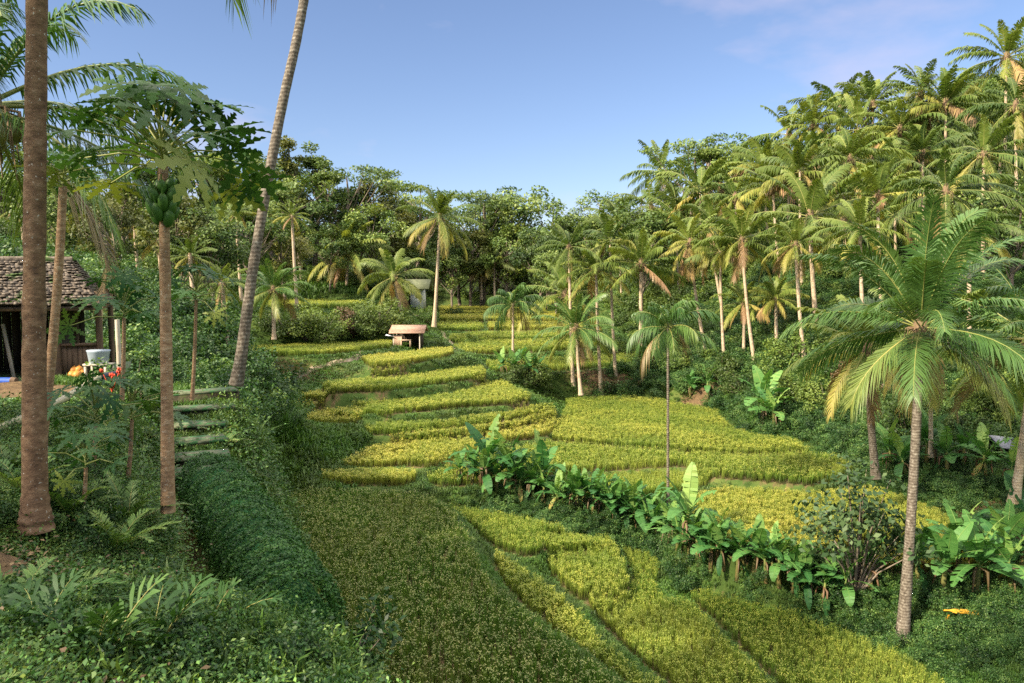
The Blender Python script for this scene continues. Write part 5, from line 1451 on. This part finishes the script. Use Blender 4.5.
# red leaved cordyline at the leaning trunk, red blooms by the yard, violet blooms by the paddy
MAT['cordyline'] = leaf_mat('cordyline_leaf', [(0, (.05, .012, .018)), (1, (.22, .03, .04))], trans=.2)
KINDS['cordyline'] = [tree_parts(91, 1.4, .55, .4, 'shrub', 420, .2, MAT['cordyline'], r0=.015, aspect=.22)]
HT['cordyline'] = 1.4
TREE_SH = KINDS
for px, py, H, lb in [(240, 374, 1.5, 'dark red leaved cordyline at the foot of the leaning trunk'), (226, 378, 1.3, 'red leaved cordyline beside the top step'), (215, 372, 1.1, 'small red leaved cordyline behind the steps')]:
    tree('cordyline', lb, 'shrub', hit(px, py), H, 1.4, 'cordyline', 'red cordylines')
def bloom_plant(pos, label, mat, n, s, H, seed):
    r = np.random.default_rng(seed)
    o = empty('flowering_plant', pos, label=label, cat='flower')
    fo = MB()
    for i in range(14):
        a = r.uniform(0, 6.28); l = r.uniform(.3, 1) * H
        banana_leaf(fo, (0, 0, l * .3), a, r.uniform(.4, 1.2), .45 * H, .12 * H, .7, .45 + r.normal(0, .1), r, K=6)
    link('foliage', fo.mesh('foliage', MAT['banana']), o)
    for i in range(n):
        mb = MB(); a = r.uniform(0, 6.28); q = r.uniform(.1, .45) * H
        c = np.array([q * cos(a), q * sin(a), H * r.uniform(.55, .95)])
        tube(mb, [(0, 0, 0), c * .6, c], .008, 4)
        for k in range(7):
            ball(mb, c + r.normal(0, s * .5, 3), (s * .5, s * .5, s * .8), 6, 0, .5, .1, k)
        link('bloom', mb.mesh('bloom', mat, True), o)
bloom_plant(at(112, 392, 13.5), 'plant with bright red blooms at the end of the bamboo handrail', MAT['red'], 5, .035, .5, 1)
p = hit(312, 640); bloom_plant(p, 'plant with violet flower spikes by the dark olive paddy', MAT['purple'], 5, .05, 1.0, 2)
# tall grass tussocks
for i, (px, py, h, lb) in enumerate([(285, 440, 1.5, 'tallest green grass tussock by the yellow rice patches'), (272, 445, 1.3, 'grass tussock in front of the tallest one'), (296, 432, 1.3, 'grass tussock nearest the tiny yellow patches'.replace('nearest', 'next to')), (262, 470, 1.0, 'pale drooping grass tussock above the hedge'), (280, 478, .9, 'pale grass tussock over the paddy corner'), (255, 425, 1.3, 'grass tussock behind the slanting stone kerb'), (248, 455, .9, 'grass tussock on the bank below the kerb'), (270, 415, 1.4, 'grass tussock behind the tallest one')]):
    r = np.random.default_rng(700 + i); mb = MB()
    blades(mb, 130, h * 1.1, .28, .8, .022, .15, .75, r)
    tag(link('grass_tussock', mb.mesh('grass_tussock', MAT['grass']), None, hit(px, py)), lb, 'grass tussock', 'tall grass tussocks')

# ground cover of the near slope
P = fan_points(26000, 10, 40, xr=(-.46, -.2)); dm, so = dmin_at(P)
gc = []
PG = P[(dm > .15)]
for v in range(3):
    r = np.random.default_rng(800 + v); mb = MB()
    k = [80, 130, 90][v]
    C = np.column_stack([r.normal(0, .11, (k, 2)), np.abs(r.normal(0, .05, k)) + .01])
    cards(mb, C, [.036, .022, .03][v], [.021, .014, .016][v], 1.0, None, np.clip(r.normal(.5, .25, k), 0, 1), 0, r, .2)
    gc.append(source('creeper_clump', mb.mesh('creeper_clump', MAT[['herb', 'moss_leaf', 'bush'][v]])))
for v in range(2):
    r = np.random.default_rng(810 + v); mb = MB()
    for i in range(6):
        frond(mb, (0, 0, 0), r.uniform(0, 6.28), r.uniform(.3, 1.0), .2, 14, .011, float(r.uniform(.3, .8)), 1.0, ll=.045, hang=.2, K=5, r=r, rr=.003)
    gc.append(source('small_fern', mb.mesh('small_fern', [MAT['herb'], MAT['rachis']])))
def corridor(P):
    d1 = np.full(len(P), 1e3)
    ln = [at(188, 474, 12.4)[:2], at(192, 430, 15)[:2], at(196, 392, 17.6)[:2]]
    for a, b in list(zip(ln[:-1], ln[1:])) + [(h0[:2], h1[:2]) for h0, h1 in zip(HEDGE[:-1], HEDGE[1:])] + list(zip(GUT[:-1], GUT[1:])):
        e = b - a
        t_ = np.clip(((P - a) @ e) / (e @ e), 0, 1)
        d1 = np.minimum(d1, np.sqrt(((P - a - t_[:, None] * e) ** 2).sum(1)))
    return d1
P = fan_points(34000, 2.6, 30, xr=(-.78, -.22)); dm, so = dmin_at(P)
yard = (P[:, 1] > 14.5) & (P[:, 0] < -7.2) & (P[:, 1] < 26)
P = P[(dm > .2) & (so < .25 + .5 * rng.uniform(size=len(P))) & ~yard & (corridor(P) > .5)]
scatter('ground_cover', np.column_stack([P, hzv(P)]), gc, 'creepers and small ferns carpeting the near slope', 'ground cover', scale=(.6, 1.35), tilt=.25, mul=np.clip(P[:, 1] / 8, .75, 2.2))
P = fan_points(2600, 9, 50, xr=(-.75, -.3)); dm, so = dmin_at(P)
yard = (P[:, 1] > 14.5) & (P[:, 0] < -8.5) & (P[:, 1] < 26)
P = P[(dm > 1.2) & ~yard & (P[:, 1] > 17) & (corridor(P) > 1.6) & ((P[:, 0] / P[:, 1] < -.36) | (P[:, 1] > 34) & (rng.uniform(size=len(P)) < .3))]
scatter('slope_bushes', np.column_stack([P, hzv(P) - .1]), hs2, 'low bushes and weeds between the hut yard and the terraces', 'undergrowth', scale=(.6, 1.3), tilt=.2, mul=np.clip(P[:, 1] / 20, .8, 1.8))
PG = PG[corridor(PG) > .55]
scatter('slope_grass', np.column_stack([PG, hzv(PG)]), gs, 'rough grass on the steep bank between hedge and terraces', 'grass', mul=np.clip(PG[:, 1] / 15, .9, 2.2), zpow=.5, zs=(.8, 1.5))
# weeds under the banana row and on the corner bank
P = []
for px, py, s in rowpx:
    c = hit(px, py)[:2]
    P.append(c + rng.normal(0, .9, (16, 2)))
for px, py in ((880, 620), (905, 615), (930, 625), (950, 620), (975, 630), (1000, 630), (1020, 620), (960, 590), (1005, 590), (985, 650), (1015, 660), (890, 480), (930, 480), (970, 480), (1000, 500)):
    P.append(hit(px, py)[:2] + rng.normal(0, 1.0, (26, 2)))
P = np.concatenate(P); dm, so = dmin_at(P); P = P[dm > .35]
scatter('weeds', np.column_stack([P, hzv(P) - .05]), hs2, 'dark weeds filling in under the banana plants', 'undergrowth', scale=(.3, .7), tilt=.2)
# unseen trees added beside the lookout to keep the near slope in shade
for x, y, H in ((-12, 0, 9), (-13, 5.5, 8)):
    tree('dome', 'unseen broadleaf tree added beside the lookout to shade the near slope', 'tree', np.array([x, y, hz(x, y)]), H, 14, 'unseen_shade_tree', 'unseen shade trees added beside the lookout')

lf = []
MAT['litter'] = leaf_mat('fallen_leaf', [(0, (.04, .026, .014)), (.6, (.10, .065, .03)), (1, (.2, .14, .07))], trans=0.0, var=.4)
for v in range(2):
    r = np.random.default_rng(830 + v); mb = MB()
    C = np.column_stack([r.normal(0, .2, (16, 2)), np.abs(r.normal(0, .012, 16)) + .012])
    cards(mb, C, .038, .018, 1.6, None, r.uniform(0, 1, 16), 0, r, .25)
    lf.append(source('fallen_leaf', mb.mesh('fallen_leaf', MAT['litter'])))
P = fan_points(800, 2.6, 13, xr=(-.78, -.3)); dm, so = dmin_at(P)
P = P[rng.uniform(size=len(P)) < .3 + so]
scatter('leaf_litter', np.column_stack([P, hzv(P) + .01]), lf, 'dry fallen leaves littering the near slope and bare patch', 'leaf litter', scale=(.6, 1.2), tilt=.15)

P = fan_points(900, 3.2, 16, xr=(-.74, -.3)); dm, so = dmin_at(P)
P = P[(corridor(P) > .6) & (so < .3) & ~((P[:, 1] > 14.5) & (P[:, 0] < -7.2))]
scatter('broad_leaved_weeds', np.column_stack([P, hzv(P) - .02]), hs2, 'dark broad leaved weeds poking through the creepers of the near slope', 'undergrowth', scale=(.14, .34), tilt=.3)

P = fan_points(9000, 3, 18, xr=(-.76, -.26)); dm, so = dmin_at(P)
P = P[(corridor(P) > .6) & (so < .5) & (vnoise(P, 1.3, 17) > .25) & ~((P[:, 1] > 14.5) & (P[:, 0] < -7.2))]
scatter('slope_grass', np.column_stack([P, hzv(P)]), gs, 'patches of rough grass among the creepers of the near slope', 'grass', scale=(.5, 1.1), zs=(.7, 1.5), tilt=.2)
# ------------------------------------------------------------------ camera, sky, sun
cam = bpy.data.cameras.new('camera')
cam.sensor_width = 36; cam.lens = F / 1024 * 36
cam.clip_start = .05; cam.clip_end = 2000
co = bpy.data.objects.new('camera', cam); COL.objects.link(co)
co.rotation_euler = (PI / 2 - PITCH, 0, 0)
SC.camera = co

SUN_AZ, SUN_EL = 236.0, 36.0      # compass bearing of the sun (0 = along the view, 90 = to the east), height
az, el = rad(SUN_AZ), rad(SUN_EL)
to_sun = Vector((sin(az) * cos(el), cos(az) * cos(el), sin(el)))
sd = bpy.data.lights.new('sun', 'SUN'); sd.energy = 4.1; sd.angle = rad(2.5); sd.color = (1.0, .87, .66)
so_ = bpy.data.objects.new('sun', sd); COL.objects.link(so_)
so_.rotation_euler = to_sun.to_track_quat('Z', 'Y').to_euler()

w = bpy.data.worlds.new('World'); SC.world = w; w.use_nodes = True
nt = w.node_tree; nt.nodes.clear()
sky = nt.nodes.new('ShaderNodeTexSky'); sky.sky_type = 'NISHITA'; sky.sun_disc = False
sky.sun_elevation = el; sky.sun_rotation = az
sky.altitude = 300; sky.air_density = 1.0; sky.dust_density = .9; sky.ozone_density = 3.0
bg = nt.nodes.new('ShaderNodeBackground'); bg.inputs['Strength'].default_value = .14
wo = nt.nodes.new('ShaderNodeOutputWorld')
L = nt.links.new
tc = nt.nodes.new('ShaderNodeTexCoord')
def clouds(scale, stretch, lo, hi, top, col, prev, seed, elev=None):
    mp = nt.nodes.new('ShaderNodeMapping'); mp.inputs['Scale'].default_value = stretch; mp.inputs['Location'].default_value = (seed, seed * .7, 0)
    no = nt.nodes.new('ShaderNodeTexNoise'); no.inputs['Scale'].default_value = scale; no.inputs['Detail'].default_value = 6; no.inputs['Roughness'].default_value = .55
    mr = nt.nodes.new('ShaderNodeMapRange'); mr.inputs['From Min'].default_value = lo; mr.inputs['From Max'].default_value = hi; mr.inputs['To Max'].default_value = top
    L(tc.outputs['Generated'], mp.inputs['Vector']); L(mp.outputs[0], no.inputs['Vector']); L(no.outputs['Fac'], mr.inputs['Value'])
    fac = mr.outputs['Result']
    if elev:
        sx = nt.nodes.new('ShaderNodeSeparateXYZ'); L(tc.outputs['Generated'], sx.inputs[0])
        me = nt.nodes.new('ShaderNodeMapRange'); me.inputs['From Min'].default_value = elev[0]; me.inputs['From Max'].default_value = elev[1]; L(sx.outputs['Z'], me.inputs['Value'])
        mu = nt.nodes.new('ShaderNodeMath'); mu.operation = 'MULTIPLY'; L(fac, mu.inputs[0]); L(me.outputs['Result'], mu.inputs[1]); fac = mu.outputs[0]
    mx = nt.nodes.new('ShaderNodeMixRGB'); mx.inputs['Color2'].default_value = (*col, 1)
    L(fac, mx.inputs['Fac']); L(prev, mx.inputs['Color1'])
    return mx.outputs[0]
tone = nt.nodes.new('ShaderNodeMixRGB'); tone.blend_type = 'MULTIPLY'; tone.inputs['Fac'].default_value = 1; tone.inputs['Color2'].default_value = (.48, .45, .47, 1)
L(sky.outputs[0], tone.inputs['Color1'])
c = clouds(2.6, (1, 1, 2.4), .56, .8, .7, (2.2, 1.95, 2.4), tone.outputs[0], 1.37)
c = clouds(1.6, (1, 1, 1), .30, .46, .95, (8.6, 8.1, 7.6), c, 3.1, elev=(.45, .65))      # bright overhead cloud, out of view, added to raise the fill light
L(c, bg.inputs['Color']); L(bg.outputs[0], wo.inputs['Surface'])

vs = SC.view_settings
vs.view_transform = 'Standard'; vs.look = 'None'; vs.gamma = 1; vs.use_curve_mapping = False; vs.exposure = 1.52
SC.cycles.max_bounces = 6; SC.cycles.diffuse_bounces = 3; SC.cycles.transmission_bounces = 3; SC.cycles.transparent_max_bounces = 6
SC.cycles.use_denoising = False
SC.cycles.use_adaptive_sampling = True
